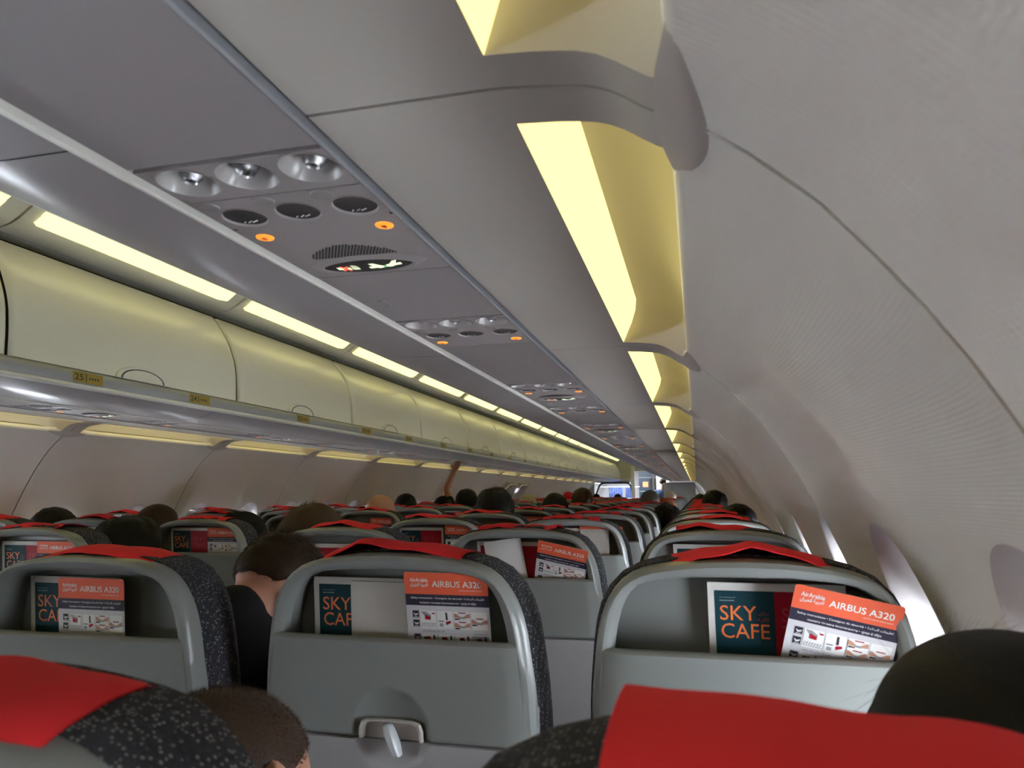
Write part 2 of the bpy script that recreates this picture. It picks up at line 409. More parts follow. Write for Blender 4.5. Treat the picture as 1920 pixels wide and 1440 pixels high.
# lamps above the bins
def lamp_meshes(sx):
    hb = MB(); L = BP-.006
    # fascia strip above the door, curved to the lens, with a raised end
    sec = [(.80, .866), (.765, .869), (.732, .877), (.700, .893)]
    hb.grid([[(sx*x, y, z) for x, z in sec] for y in (.003, L)])
    top = [(.600, .958), (.575, .968)]
    hb.grid([[(sx*x, y, z) for x, z in top] for y in (.003, L)])
    for ya, yb in ((.003, .05), (L-.07, L)):
        hb.grid([[(sx*x, y, z) for x, z in ((.700, .893), (.655, .925), (.600, .958))] for y in (ya, yb)])
    hb.grid([[(sx*x, y, z) for x, z in sec[-1:]+[(.655, .925), (.600, .958)]] for y in (.003,)]+[[(sx*(x+.02), .003, z+.02) for x, z in sec[-1:]+[(.655, .925), (.600, .958)]]])
    hm = hb.mesh('lamp_housing', M['bin'])
    lb = MB(); rows = []
    for t, d in ((.05, .0), (.055, .012), (.5, .012), (L-.14, .012), (L-.07, .0)):
        rows.append([(sx*(x-d*.5), t, z-d*.9) for x, z in ((.698, .895), (.690, .899), (.668, .914), (.666, .918), (.640, .934), (.610, .952), (.602, .957))])
    lb.grid(rows)
    return hm, lb.mesh('lamp_lens', M['ceil_lens'])
for sx in (-1, 1):
    hm, lm = lamp_meshes(sx)
    for k, y in enumerate(BY[:-1]):
        t = thing('ceiling_lamp', 'long pale yellow ceiling lamp above the %s bins, %s from the near end' % (side_word(sx), ORD[k]), 'ceiling lamp', (0, y+.05, 0), 'lamps above the bins')
        link('lamp_housing', hm, t); link('lamp_lens', lm, t)
# rail and underside
for sx in (-1, 1):
    mb = MB(); rl = spline([(.655, 0, .430), (.628, 0, .424), (.606, 0, .408), (.600, 0, .390), (.604, 0, .374)], 10)
    mb.grid([[(sx*p.x, y, p.z) for p in rl] for y in (YA, 20.2)])
    o = struct('trim_%d' % (2 if sx > 0 else 3), mb, M['rail'])
    s2 = MB(); st = spline([(.604, 0, .374), (.598, 0, .370), (.597, 0, .364), (.602, 0, .359), (.612, 0, .356)], 8)
    s2.grid([[(sx*p.x, y, p.z) for p in st] for y in (YA, 20.2)]); obj('hand_strip', s2, M['strip'], o)
    mb = MB(); un = spline([(.612, 0, .356), (.640, 0, .347), (.690, 0, .3335), (.735, 0, .3285), (.79, 0, .328), (.829, 0, .328)], 14)
    for k, ym in enumerate([Y0+2*FR*m for m in range(M0, 18)]):
        ye = min(ym+2*FR-.0025, 20.2)
        mb.grid([[(sx*p.x, y, p.z) for p in un] for y in (ym, ye)])
        mb.grid([[(sx*p.x, ye, p.z) for p in un], [(sx*p.x, ye, p.z+.02) for p in un]])
    o = struct('ceiling_panel', mb, M['under'])
    b2 = MB().grid([[(sx*x, y, z) for x, z in ((.63, .375), (.70, .352), (1.08, .352))] for y in (YA, 20.2)]); obj('seam_groove', b2, M['gap'], o)
    b3 = MB()                     # pale rail on the aisle side of the service channel, dark slot on the window side
    b3.grid([[(sx*x, y, z) for x, z in ((.829, .328), (.829, .3225), (.832, .3205), (.836, .3205), (.838, .3225), (.838, .34))] for y in (YA, 20.2)])
    obj('channel_rail', b3, M['strip'], o)
    b4 = MB().grid([[(sx*x, y, z) for x, z in ((1.061, .34), (1.061, .325), (1.064, .324), (1.066, .326), (1.066, .34))] for y in (YA, 20.2)])
    obj('channel_edge', b4, M['rail'], o)

# ------------------------------------------------------------------ recessed cove lights along the outer edge of the bins
def cove_meshes(sx):
    L = 2*FR-.004; a0, a1 = .055, L-.045
    hb = MB(); nx = 24
    def zf(x): return .328 - .0145*smooth(1.20, 1.385, x)**1.5 - .028*smooth(1.30, 1.386, x)**2
    X = [1.0745]+[lerp(1.08, 1.25, k/8) for k in range(9)]; X2 = [lerp(1.25, 1.385, k/12) for k in range(13)]
    P = lambda x, y: (sx*x, y, zf(x))
    hb.grid([[P(x, y) for x in X] for y in (0, a0, lerp(a0, a1, .5), a1, L)])
    for ya, yb in ((0, a0), (a1, L)): hb.grid([[P(x, y) for x in X2] for y in (ya, yb)])
    for y in (0, L): hb.grid([[P(x, y) for x in X+X2[1:]], [(sx*x, y, zf(x)+.02) for x in X+X2[1:]]])
    hb.grid([[P(1.0745, y) for y in (0, L)], [(sx*1.0745, y, .35) for y in (0, L)]])
    # recess: roof and end walls with soft ends
    def roof(t):                  # t 0..1 from the top of the lens round to the lip
        a = t*PI/2; return 1.287+.105*math.sin(a), .3085+.0875*max(0, math.cos(a))**.8
    R = [roof(k/10) for k in range(11)]
    ys = [(0, 0), (.02, .55), (.05, .85), (.10, 1), (.5, 1), (.90, 1), (.95, .85), (.98, .55), (1, 0)]
    rows = []
    for t, d in ys: rows.append([(sx*x, lerp(a0, a1, t), lerp(zf(min(x, 1.385)), z, d)) for x, z in R])
    hb.grid(rows)
    lb = MB(); rows = []
    for t, d in ys: rows.append([(sx*lerp(1.25, 1.287, s*d) if d else sx*1.25, lerp(a0, a1, t), lerp(.3265, lerp(.3265, .396, d), s)) for s in (0, .15, .5, .85, 1)])
    for j, (t, d) in enumerate(ys): hb_row = None
    lb.grid(rows)
    # join the lens top to the roof at the ends
    hb.grid([[r[-1] for r in rows], [(sx*R[0][0], lerp(a0, a1, t), lerp(zf(R[0][0]), R[0][1], d)) for t, d in ys]])
    return hb.mesh('light_housing', M['cove']), lb.mesh('light_lens', M['lens']), 
for sx in (1, -1):
    hm, lm = cove_meshes(sx)
    for k, m in enumerate(range(M0, 18)):
        t = thing('cove_light', 'recessed yellow light under the %s bins along the sidewall, %s from the near end' % (side_word(sx), ORD[k]), 'light', (0, Y0+2*FR*m+.002, 0), 'recessed lights along the sidewalls')
        link('light_housing', hm, t); link('light_lens', lm, t)

# ------------------------------------------------------------------ passenger service panels
def plate(mb, x0, x1, y0, y1, holes, z, n=32):
    """flat plate in x-y split into one column per hole (cx,cy,rx,ry), open at the holes"""
    xs = [x0] + [(a[0]+b[0])/2 for a, b in zip(holes, holes[1:])] + [x1]
    for i, (cx, cy, rx, ry) in enumerate(holes):
        rr = rect_ring(xs[i], xs[i+1], y0, y1, cx, cy, n); el = ellipse(cx, cy, rx, ry, n, 2, -PI/4)
        mb.grid([[(lerp(a[0], b[0], s), lerp(a[1], b[1], s), z) for a, b in zip(el, rr)] for s in (0, .5, 1)], True)
PX0, PX1 = .842, 1.058
VX = (.882, .953, 1.026)
def disc(mb, cx, cy, r, z, n=24, mi=0, ry=None): mb.fan([(x, y, z) for x, y in ellipse(cx, cy, r, ry or r, n)], mi)
def rings(mb, cx, cy, prof_, n=32, mi=0, sy=1):
    mb.grid([[(x, y, z) for x, y in ellipse(cx, cy, r, r*sy, n)] for r, z in prof_], True, mi)
def sign_part(t, z, y0):
    mb = MB(); cx, cy = .950, y0; N = 40
    lensf = lambda s: [(cx+s*.068*math.copysign(abs(math.cos(a))**1.0, math.cos(a)), cy+s*.027*math.copysign(abs(math.sin(a))**1.25, math.sin(a)), z-.0045*(1-s*s)-.004) for a in [2*PI*k/N for k in range(N)]]
    mb.grid([lensf(1), lensf(.8), lensf(.5), lensf(.01)], True)
    r = MB(); r.grid([[(cx+s*(p[0]-cx)+(0 if s < 1.05 else .0), cy+s*(p[1]-cy), z - dz) for p in lensf(1)] for s, dz in ((1.0, .0035), (1.05, .006), (1.16, .005), (1.30, .0005))], True)
    so = obj('sign', mb, M['signdark'], t); obj('sign_frame', r, M['psu'], so)
    dz_ = [0.0]
    def zat(x, y): s2 = ((x-cx)/.068)**2+((y-y0)/.027)**2; return z-.0045*max(0, 1-s2)-.0048-dz_[0]
    def q(m_, pts, mi=0): m_.add([(x, y, zat(x, y)) for x, y in pts], [tuple(range(len(pts)))], mi)
    def band(m_, x0, y0_, x1, y1_, w_): 
        d = Vector((x1-x0, y1_-y0_)).normalized()*w_/2; nx, ny = -d.y, d.x
        q(m_, [(x0+nx, y0_+ny), (x1+nx, y1_+ny), (x1-nx, y1_-ny), (x0-nx, y0_-ny)])
    cy -= .005; a = MB()                                     # cigarette and smoke
    q(a, [(.905, cy-.0045), (.927, cy-.0045), (.927, cy+.0045), (.905, cy+.0045)])
    for i in range(4): q(a, [(.929+i*.0028, cy-.0045), (.931+i*.0028, cy-.0045), (.931+i*.0028, cy+.0045), (.929+i*.0028, cy+.0045)])
    q(a, [(.929, cy-.0105), (.936, cy-.0085), (.940, cy-.006), (.930, cy-.006)])
    # belt and hands
    q(a, [(.955, cy-.003), (.966, cy-.003), (.966, cy+.004), (.955, cy+.004)]); q(a, [(.991, cy-.003), (1.003, cy-.003), (1.003, cy+.004), (.991, cy+.004)])
    q(a, [(.957, cy-.011), (.964, cy-.011), (.972, cy-.004), (.976, cy-.001), (.976, cy+.005), (.969, cy+.007), (.964, cy+.003)])
    q(a, [(1.000, cy-.011), (.993, cy-.011), (.987, cy-.004), (.980, cy-.002), (.980, cy+.004), (.986, cy+.007), (.992, cy+.005), (.994, cy)])
    obj('pictogram', a, M['signcream'], so)
    dz_[0] = .0005; b = MB(); band(b, .912, cy-.008, .924, cy+.008, .004); band(b, .912, cy+.008, .924, cy-.008, .004); obj('pictogram', b, M['signred'], so)
    g = MB(); q(g, [(.9765, cy-.003), (.9795, cy-.003), (.9795, cy+.005), (.9765, cy+.005)]); obj('pictogram', g, M['signgreen'], so)
def psu(full, sign):
    t = link('service_panel', None); Z = .328
    p = MB(); yv0, yv1, yl1 = -.160, -.1115, .045 if not sign else .175
    # y = 0 is the amber lamp line
    plate(p, PX0, PX1, -.197, -.117, [(x, -.163, .0335, .0335) for x in VX], Z)
    p.grid([[(x, y, z) for x in (PX0, PX1)] for y, z in ((-.117, Z), (-.117, Z+.004), (-.1145, Z+.004), (-.1145, Z))])
    plate(p, PX0, PX1, -.1145, -.030, [(x, -.064, .027, .027) for x in VX], Z)
    p.add([(PX0, -.030, Z), (PX1, -.030, Z), (PX1, yl1, Z), (PX0, yl1, Z)], [(0, 1, 2, 3)])
    p.grid([[(PX0, y, z) for y in (-.197, yl1)] for z in (Z, Z+.02)]); p.grid([[(PX1, y, z) for y in (-.197, yl1)] for z in (Z, Z+.02)])
    p.grid([[(x, -.197, z) for x in (PX0, PX1)] for z in (Z, Z+.02)]); p.grid([[(x, yl1, z) for x in (PX0, PX1)] for z in (Z, Z+.02)])
    obj('panel', p, M['psu'], t)
    fm = MB(); rings(fm, 0, 0, [(.0335, 0), (.0345, -.0012), (.032, -.001), (.0305, .002), (.020, .017), (.013, .022), (.002, .023)])
    nz = MB(); rings(nz, .0, .0, [(.002, .003), (.0085, .0035), (.0115, .007), (.0135, .013), (.0145, .022)]); rings(nz, 0, 0, [(.0055, .0032), (.0072, .0012), (.0088, .0040)])
    fme, nme = fm.mesh('air_vent', M['funnel']), nz.mesh('vent_nozzle', M['chrome'])
    lmb = MB(); rings(lmb, 0, 0, [(.0275, .0), (.0285, -.0012), (.0265, -.001), (.025, .002)]); lm1 = lmb.mesh('reading_light', M['psu'])
    gl = MB(); rings(gl, 0, 0, [(.0255, .0015), (.02, .003), (.01, .004), (.0005, .0042)]); lm2 = gl.mesh('light_glass', M['darklens'])
    dots = MB()
    for i in range(3): dots.tube([(-.010+.008*i, .016, .0022), (-.012+.006*i, .016, .0005)], .0008, 6)
    dm_ = dots.mesh('light_diode', M['white'])
    bt = MB(); rings(bt, 0, 0, [(.0135, 0), (.0125, -.0015), (.0105, -.0012), (.0005, -.0012)], sy=.8); bme = bt.mesh('light_button', M['button'])
    for i, x in enumerate(VX):
        a = link('air_vent', fme, t, (x, -.163, Z)); n_ = link('vent_nozzle', nme, a, (.002, 0, 0)); n_.rotation_euler = (rnd.uniform(-.3, .3), rnd.uniform(-.5, .3), 0)
        r_ = link('reading_light', lm1, t, (x, -.064, Z)); link('light_glass', lm2, r_)
        if full: link('light_diode', dm_, r_)
        link('light_button', bme, t, (x-.022, -.102, Z))
    am = MB(); rings(am, 0, 0, [(.0115, 0), (.011, -.0014), (.007, -.002), (.0005, -.0021)]); ame = am.mesh('call_light', M['amber'])
    for x in (.867, 1.033):
        c = link('call_light', ame, t, (x, 0, Z))
        if full:
            ic = MB(); ic.box(-.003, .003, -.0042, .002, -.0027, -.002); ic.box(-.0012, .0012, .002, .0048, -.0027, -.002); obj('call_symbol', ic, M['salmon'], c)
    if sign:
        g = MB()
        for i in range(26):
            for j in range(12):
                x = .885+.0048*i+(.0024 if j % 2 else 0); y = .050+.0042*j
                top = .050+.048*max(0, 1-((x-.945)/.072)**2); d_ = y > .052 and y < top
                yy = .098 - (y-.05)
                if d_ and yy < .0985 and abs(x-.945) < .07: g.box(x-.0013, x+.0013, yy-.0015, yy+.0015, Z-.0006, Z+.0005)
        obj('speaker_grille', g, M['hole'], t)
        sign_part(t, Z, .128)
    return t
P_SIGN, P_PLAIN = psu(True, True), psu(True, False)
T_SIGN, T_PLAIN = tree_of(P_SIGN), tree_of(P_PLAIN)
PY = [.773, 1.442, 2.273, 2.87, 3.60]
while len(PY) < 26: PY.append(PY[-1]+.725)
first = {True: P_SIGN, False: P_PLAIN}
fill = {}
def filler(sx, y0, y1):
    mb = MB(); Z = .3285
    if y1-y0 < .02: return
    mb.box(min(sx*PX0, sx*PX1), max(sx*PX0, sx*PX1), y0, y1-.003, Z, Z+.012)
    if y1-y0 > .5: pass
    cx = sx*.88; cyy = lerp(y0, y1, .55)
    o = struct('ceiling_panel', mb, M['under'])
    bb = MB(); bb.grid([[(cx+x, cyy+y*1.0, z) for x, y in ellipse(0, 0, .008*s, .019*s, 20, 3)] for s, z in ((1, Z), (.93, Z-.0018), (.85, Z-.0012), (.02, Z-.0012))], True)
    obj('release_catch', bb, M['under'], o)
for sx in (1, -1):
    last = YA
    for k, y in enumerate(PY):
        sg = k % 2 == 0
        if first[sg] is not None and sx > 0: t = first[sg]; first[sg] = None
        else: t = copy_tree(T_SIGN if sg else T_PLAIN)
        t.location = (0 if sx > 0 else -1.90, y, 0)
        tag(t, '%s overhead service panel with vents%s, %s from the near end' % (side_word(sx), ' and seat belt sign' if sg else ' but no sign', ORD[k]), 'service panel', 'overhead service panels')
        filler(sx, last+.004, y-.197-.004); last = y+(.175 if sg else .045)
    filler(sx, last+.003, 20.2)

# ------------------------------------------------------------------ seats
TILT = .12
def T(x, y, z): return (x, y - (z+.207)*TILT*(1 if z > -.9 else 0), z-FLOOR)
OUT = [(.2135, -.36), (.2115, -.29), (.206, -.235), (.1975, -.178), (.182, -.139), (.157, -.111), (.12, -.0965), (.06, -.0875), (0, -.085)]
INN = [(.176, -.30), (.1755, -.21), (.170, -.175), (.160, -.146), (.144, -.125), (.118, -.116), (.08, -.1125), (.04, -.111), (0, -.1105)]
def arch(pts, n):
    h = spline([(x, 0, z) for x, z in pts], n); h = [(p.x, p.z) for p in h]
    return [(-x, z) for x, z in h] + [(x, z) for x, z in h[-2::-1]]
def seat_meshes():
    sh = MB(); n = 26; o_, i_ = arch(OUT, n), arch(INN, n)
    rows = []
    for s, y in ((-.02, .080), (0, .032), (.05, .013), (.16, .003), (.42, -.001), (.75, .002), (.93, .009), (1, .020), (.97, .026), (.78, .034), (.78, .066)):
        rows.append([T(lerp(a[0], b[0], s), y, lerp(a[1], b[1], s)) for a, b in zip(o_, i_)])
    sh.grid(rows); sh.fan(rows[-1])
    # lower panel with the pocket lip; a shallow dish is pressed into it above the latch
    xs = sorted(set([-1, -.985, -.955, -.91, -.85, .85, .91, .955, .985, 1] + [k/14*.84 for k in range(-14, 15)] + [k/60 for k in range(-20, 21)]))
    lip = [(-.30, .016), (-.215, .016), (-.2095, .012), (-.207, .004), (-.208, -.004), (-.2125, -.0085), (-.222, -.0075), (-.232, -.006)]
    rws = [(z, y) for z, y in lip] + [(-.235-.004*k, -.006) for k in range(1, 29)] + [(-.3505, -.003), (-.352, .004), (-.352, .022)]
    hw = lambda z: interp([(-.62, .2145), (-.36, .2125), (-.29, .2105), (-.235, .2045), (-.207, .2005)], z)
    rows = []
    for z, y in rws:
        r = []
        for u in xs:
            a = abs(u); e = .030*smooth(.93, 1.0, a)**2 + .004*smooth(.80, .96, a); x = u*hw(z)
            d = math.hypot(x, z+.338)/.060; dish = .018*max(0, 1-d*d)**.75 if z < -.26 and d < 1 else 0
            r.append(T(x, (y+e+dish) if y < .01 else max(y, y+e*.3), z))
        rows.append(r)
    sh.grid(rows)
    # side cheeks and lower back down to the seat pan
    for s in (1, -1):
        sh.grid([[T(s*x, y, z) for x, y in ((.2125, .024), (.2135, .032), (.2135, .085))] for z in (-.30, -.352, -.62, -.80)])
    sh.box(-.20, .20, .03, .075, .45, .72)
    shell = sh.mesh('back_shell', M['shell'], 45)
    # tray table
    tr = MB(); rows = []
    for z, y in [(-.354, .02), (-.354, .002), (-.3555, -.002)] + [(-.36-.004*k, -.003) for k in range(14)] + [(-.46, -.003), (-.60, -.003), (-.61, .002), (-.61, .02)]:
        r = []
        for u in xs:
            a = abs(u); e = .02*smooth(.95, 1.0, a)**2; x = u*.2085
            d = math.hypot(x, z+.338)/.060; dish = .012*max(0, 1-d*d)**.5 if d < 1 and z < -.355 else 0
            r.append(T(x, y+e+(dish if y < .01 else 0), z))
        rows.append(r)
    tr.grid(rows); tray = tr.mesh('tray_table', M['tray'], 45)
    # latch: bezel arch, mount plate, turning lever
    bz = MB(); pts = [(-.046, -.351), (-.0455, -.338), (-.042, -.329), (-.033, -.3255), (0, -.3245), (.033, -.3255), (.042, -.329), (.0455, -.338), (.046, -.351)]
    ring = [];
    for x, z in pts: ring.append((x, z))
    rows = [[T(x*s, y, -.352+(z+.352)*s) for x, z in ring] for s, y in ((1.10, -.0035), (1.06, -.0085), (1.0, -.0085), (.93, -.004), (.92, .018))]
    bz.grid(rows); bezel = bz.mesh('latch_bezel', M['bezel'])
    mp = MB().grid([[T(x, .002, z) for x in (-.043, .043)] for z in (-.352, -.326)]); mount = mp.mesh('latch_mount', M['mount'])
    lv = MB(); rows = []
    for t, hw_, y0, y1 in ((0, .003, -.006, .006), (.06, .0065, -.010, .008), (.3, .0075, -.0145, .006), (.7, .007, -.0165, .0), (.95, .006, -.0155, -.004), (1, .003, -.012, -.006)):
        cx, cz = lerp(-.006, .012, t), lerp(-.329, -.373, t)
        rows.append([T(cx+a*hw_, b, cz) for a, b in ((-1, y1), (-1, y0+.003), (-.6, y0), (.6, y0), (1, y0+.003), (1, y1))])
    lv.grid(rows, True); lv.fan(rows[0]); lv.fan(rows[-1]); lever = lv.mesh('latch_lever', M['latch'])
    # fabric cushion of the backrest
    cu = MB(); half = [(.2135, -.85), (.2145, -.6), (.2135, -.36), (.2115, -.29), (.2065, -.235), (.1985, -.178), (.184, -.139), (.159, -.110), (.122, -.0945), (.06, -.0845), (0, -.082)]
    cur = arch(half, 34); N = len(cur); nor = []
    for k in range(N):
        a, b = Vector(cur[max(0, k-1)]), Vector(cur[min(N-1, k+1)]); t = (b-a).normalized(); nor.append((-t.y, t.x*.30))
    rows = [[T(p[0]+q[0]*d, y, p[1]+q[1]*d) for p, q in zip(cur, nor)] for y, d in ((.032, -.006), (.031, -.0005), (.038, .003), (.052, .006), (.074, .0085), (.096, .007), (.115, -.002), (.130, -.022), (.138, -.045))]
    cu.grid(rows); cu.fan(rows[-1]); cu.grid([[r[0] for r in rows], [r[-1] for r in rows]])
    cush = cu.mesh('backrest_cushion', M['fabric'], 60)
    # seat pan cushion, legs
    sc = MB(); rows = []
    for y, zt, zb in ((.10, .46, .37), (.13, .475, .36), (.40, .485, .36), (.52, .48, .36), (.56, .455, .37), (.57, .42, .39)):
        rows.append([(x, y, z) for x, z in ((-.225, zb), (-.228, (zt+zb)/2), (-.215, zt-.008), (-.15, zt), (.15, zt), (.215, zt-.008), (.228, (zt+zb)/2), (.225, zb))])
    sc.grid(rows, True); sc.fan(rows[0]); sc.fan(rows[-1]); pan = sc.mesh('seat_cushion', M['fabric'], 50)
    lg = MB(); lg.tube([(-.24, .20, .36), (.24, .20, .36)], .02, 8); lg.tube([(-.24, .45, .36), (.24, .45, .36)], .02, 8)
    lg.tube([(.0, .20, .36), (.0, .12, .0)], .018, 8); lg.tube([(.0, .45, .36), (.0, .48, .0)], .018, 8); lg.box(-.02, .02, .10, .50, 0, .015)
    frame = lg.mesh('seat_frame', M['steel'])
    return shell, tray, bezel, mount, lever, cush, pan, frame
SHELL, TRAY, BEZEL, MOUNT, LEVER, CUSH, PAN, SFRAME = seat_meshes()
def cover_mesh(seed, hw=.105, rear=0.0, lift=None, flap=0, hang=None, skew=None):
    r = random.Random(seed); mb = MB(); nu = 24
    path = spline([(0, .158, -.27), (0, .150, -.18), (0, .139, -.115), (0, .122, -.092), (0, .104, -.0795), (0, .082, -.0762), (0, .062, -.0760), (0, .047, -.0770), (0, .034, -.0795), (0, .026, -.0825), (0, .021, -.0855)], 26)
    if hang: path = spline([(0, .158, -.27), (0, .150, -.18), (0, .139, -.125), (0, .122, -.090)] + hang, 26)
    ph, am, sk = r.uniform(0, 6.28), r.uniform(.002, .006), r.uniform(-.012, .012)
    if skew is not None: sk = skew
    lf = lift or [r.uniform(-.006, .012) for _ in range(5)]
    rows = []
    for i, p in enumerate(path):
        s = i/25; re = smooth(.42, .62, s) if hang else smooth(.62, 1, s); row = []
        for j in range(nu+1):
            u = -1+2*j/nu; x = u*hw*(1+.03*math.sin(ph+3*s)) + (sk if hang else sk*re)
            dz = interp([(-1, lf[0]), (-.5, lf[1]), (0, lf[2]), (.5, lf[3]), (1, lf[4])], u)
            base = -.012*abs(x/.12)**2.2 if s > .2 else 0
            z = p.z + base + re*dz + .0012*math.sin(ph+9*u+4*s) + .004*re*(1-abs(u))*0
            y = p.y - rear*re - re*(.004*math.sin(ph+5*u)) - flap*re*abs(u)**3
            row.append(T(x, y, z))
        rows.append(row)
    mb.grid(rows)
    mb.grid([[(p[0], p[1], p[2]-.0014) for p in rw] for rw in rows[::-1]])
    for a, b in ((rows[-1], -.0014), (rows[0], -.0014)): mb.grid([a, [(p[0], p[1], p[2]+b) for p in a]])
    return mb.mesh('headrest_cover', M['red'], 60)
COVERS = [cover_mesh(3), cover_mesh(11), cover_mesh(5, lift=[-.004, .004, .010, .002, -.006]), cover_mesh(8, lift=[.010, .012, .002, -.001, -.009]), cover_mesh(21, lift=[-.006, -.002, .008, .010, .004])]
COV = {('A', 0): cover_mesh(31, hw=.118, rear=.006, lift=[-.010, .001, .005, .001, -.004]),          # tapered strip, corners hanging
       ('A', 1): cover_mesh(32, hw=.112, rear=.004, lift=[-.004, .016, .008, .004, .000]),
       ('A', 2): cover_mesh(33, hw=.102, rear=.008, lift=[-.004, .004, .015, .008, -.008]),
       ('N', 1): cover_mesh(34, hw=.118, rear=.004, lift=[0, .004, .004, .002, -.002]),
       ('N', 2): cover_mesh(35, hw=.130, lift=[.014, .006, .001, -.001, -.002], skew=.030, hang=[(0, .100, -.0785), (0, .080, -.0755), (0, .05, -.0755), (0, .025, -.079), (0, .010, -.083), (0, -.002, -.092), (0, -.006, -.105), (0, -.007, -.121)])}
ROWY = {1: [1.01, 1.79, 2.52, 3.23], -1: [.92, 1.62, 2.31, 3.02]}
for s in ROWY:
    while len(ROWY[s]) < 25: ROWY[s].append(ROWY[s][-1]+.722)
SX = (.442, .947, 1.45); SXF = (.402, .907, 1.412)
def sx_(side, c): return SX[c] if side > 0 else -SXF[c]
CN = ('aisle', 'middle', 'window')
NROW = 24
def make_seat(small=False):
    t = link('airline_seat', None)
    link('back_shell', SHELL, t); link('backrest_cushion', CUSH, t); link('seat_cushion', PAN, t); link('seat_frame', SFRAME, t)
    tr = link('tray_table', TRAY, t)
    if not small:
        l = link('tray_latch', BEZEL, t); link('latch_mount', MOUNT, l); link('latch_lever', LEVER, l)
    return t
SEAT, SEATS = make_seat(), make_seat(True)
TS, TSS = tree_of(SEAT), tree_of(SEATS)
used = {False: False, True: False}
LEAN = {(1, 0, 0): -.050}
def place_seat(side, c, y, word, extra, cover, small):
    if not used[small]: t = SEATS if small else SEAT; used[small] = True
    else: t = copy_tree(TSS if small else TS)
    t.location = (sx_(side, c), y, FLOOR)
    link('headrest_cover', cover, t)['label'] = 'red cloth headrest cover'
    tag(t, 'grey %s seat %s, %s%s' % (CN[c], 'on the near side' if side > 0 else 'across the aisle', word, extra), 'seat', 'airline seats')
    return t
n2 = place_seat(1, 2, .300, 'blurred red cover filling the bottom corner', '', COV[('N', 2)], False)
n1 = place_seat(1, 1, .300, 'blurred flecked side at the bottom corner', '', COV[('N', 1)], False)
for o in (n1, n2): o.location.z -= .024
for k in range(NROW):
    for side in (1, -1):
        for c in range(3):
            cv = COV.get(('A', c)) if (k == 0 and side > 0) else COVERS[(k*5+c*3+(side > 0)*2+k//2) % 5]
            if side < 0 and k == 0 and c > 0: continue
            st_ = place_seat(side, c, ROWY[side][k]+LEAN.get((side, c, k), 0), '%s row with its pocket in view' % ORD[k], '', cv, k > 7)
            if (side, c, k) in LEAN: st_.location.z -= .007

# ------------------------------------------------------------------ things in the seat pockets
def put_fit(mb, s, x, z, y, w, h, bold=0.0, mi=0):
    """lettering fitted to a width w and a height h; x,z is its lower left corner"""
    vs, fs = text_mb(s, 1.0, bold)
    x0, x1 = min(p[0] for p in vs), max(p[0] for p in vs); z0, z1 = min(p[1] for p in vs), max(p[1] for p in vs)
    mb.add([(x+(p[0]-x0)/(x1-x0)*w, y, z+(p[1]-z0)/(z1-z0)*h) for p in vs], fs, mi)
AR_AIRLINE = '\ufee5\ufe8d\ufeae\ufef4\ufec4\ufee0\ufedf \ufe94\ufef4\ufe91\ufeae\ufecc\ufedf\ufe8d'
AR_SAFETY = '\ufe94\ufee3\ufefc\ufeb4\ufedf\ufe8d \ufe95\ufe8e\ufee4\ufef4\ufee0\ufecc\ufe97'
AR_SKY, AR_CAFE = '\ufef1\ufe8e\ufedc\ufeb3', '\ufeea\ufef4\ufed3\ufe8e\ufedb'
def rect(mb, x0, x1, z0, z1, y, mi=0): mb.add([(x0, y, z0), (x1, y, z0), (x1, y, z1), (x0, y, z1)], [(0, 1, 2, 3)], mi)
def poly(mb, pts, y, mi=0): mb.add([(x, y, z) for x, z in pts], [tuple(range(len(pts)))], mi)
def rrect(w, h, r, n=5):
    out = []
    for cx, cz, a0 in ((w-r, -r, 0), (r, -r, 90), (r, -h+r, 180), (w-r, -h+r, 270)):
        for k in range(n+1): a = math.radians(a0+90*k/n); out.append((cx+r*math.cos(a), cz+r*math.sin(a)))
    return out
def sheet(w, h, th, r, m, name, bulge=0):
    mb = MB(); rg = rrect(w, h, r); f = lambda x: -bulge*(1-(2*x/w-1)**2)
    a = [(x, f(x)-th, z) for x, z in rg]; b = [(x, f(x), z) for x, z in rg]
    mb.fan(a); mb.fan(b); mb.grid([a, b], True)
    return mb.mesh(name, m, 30)
CW, CH = .128, .215
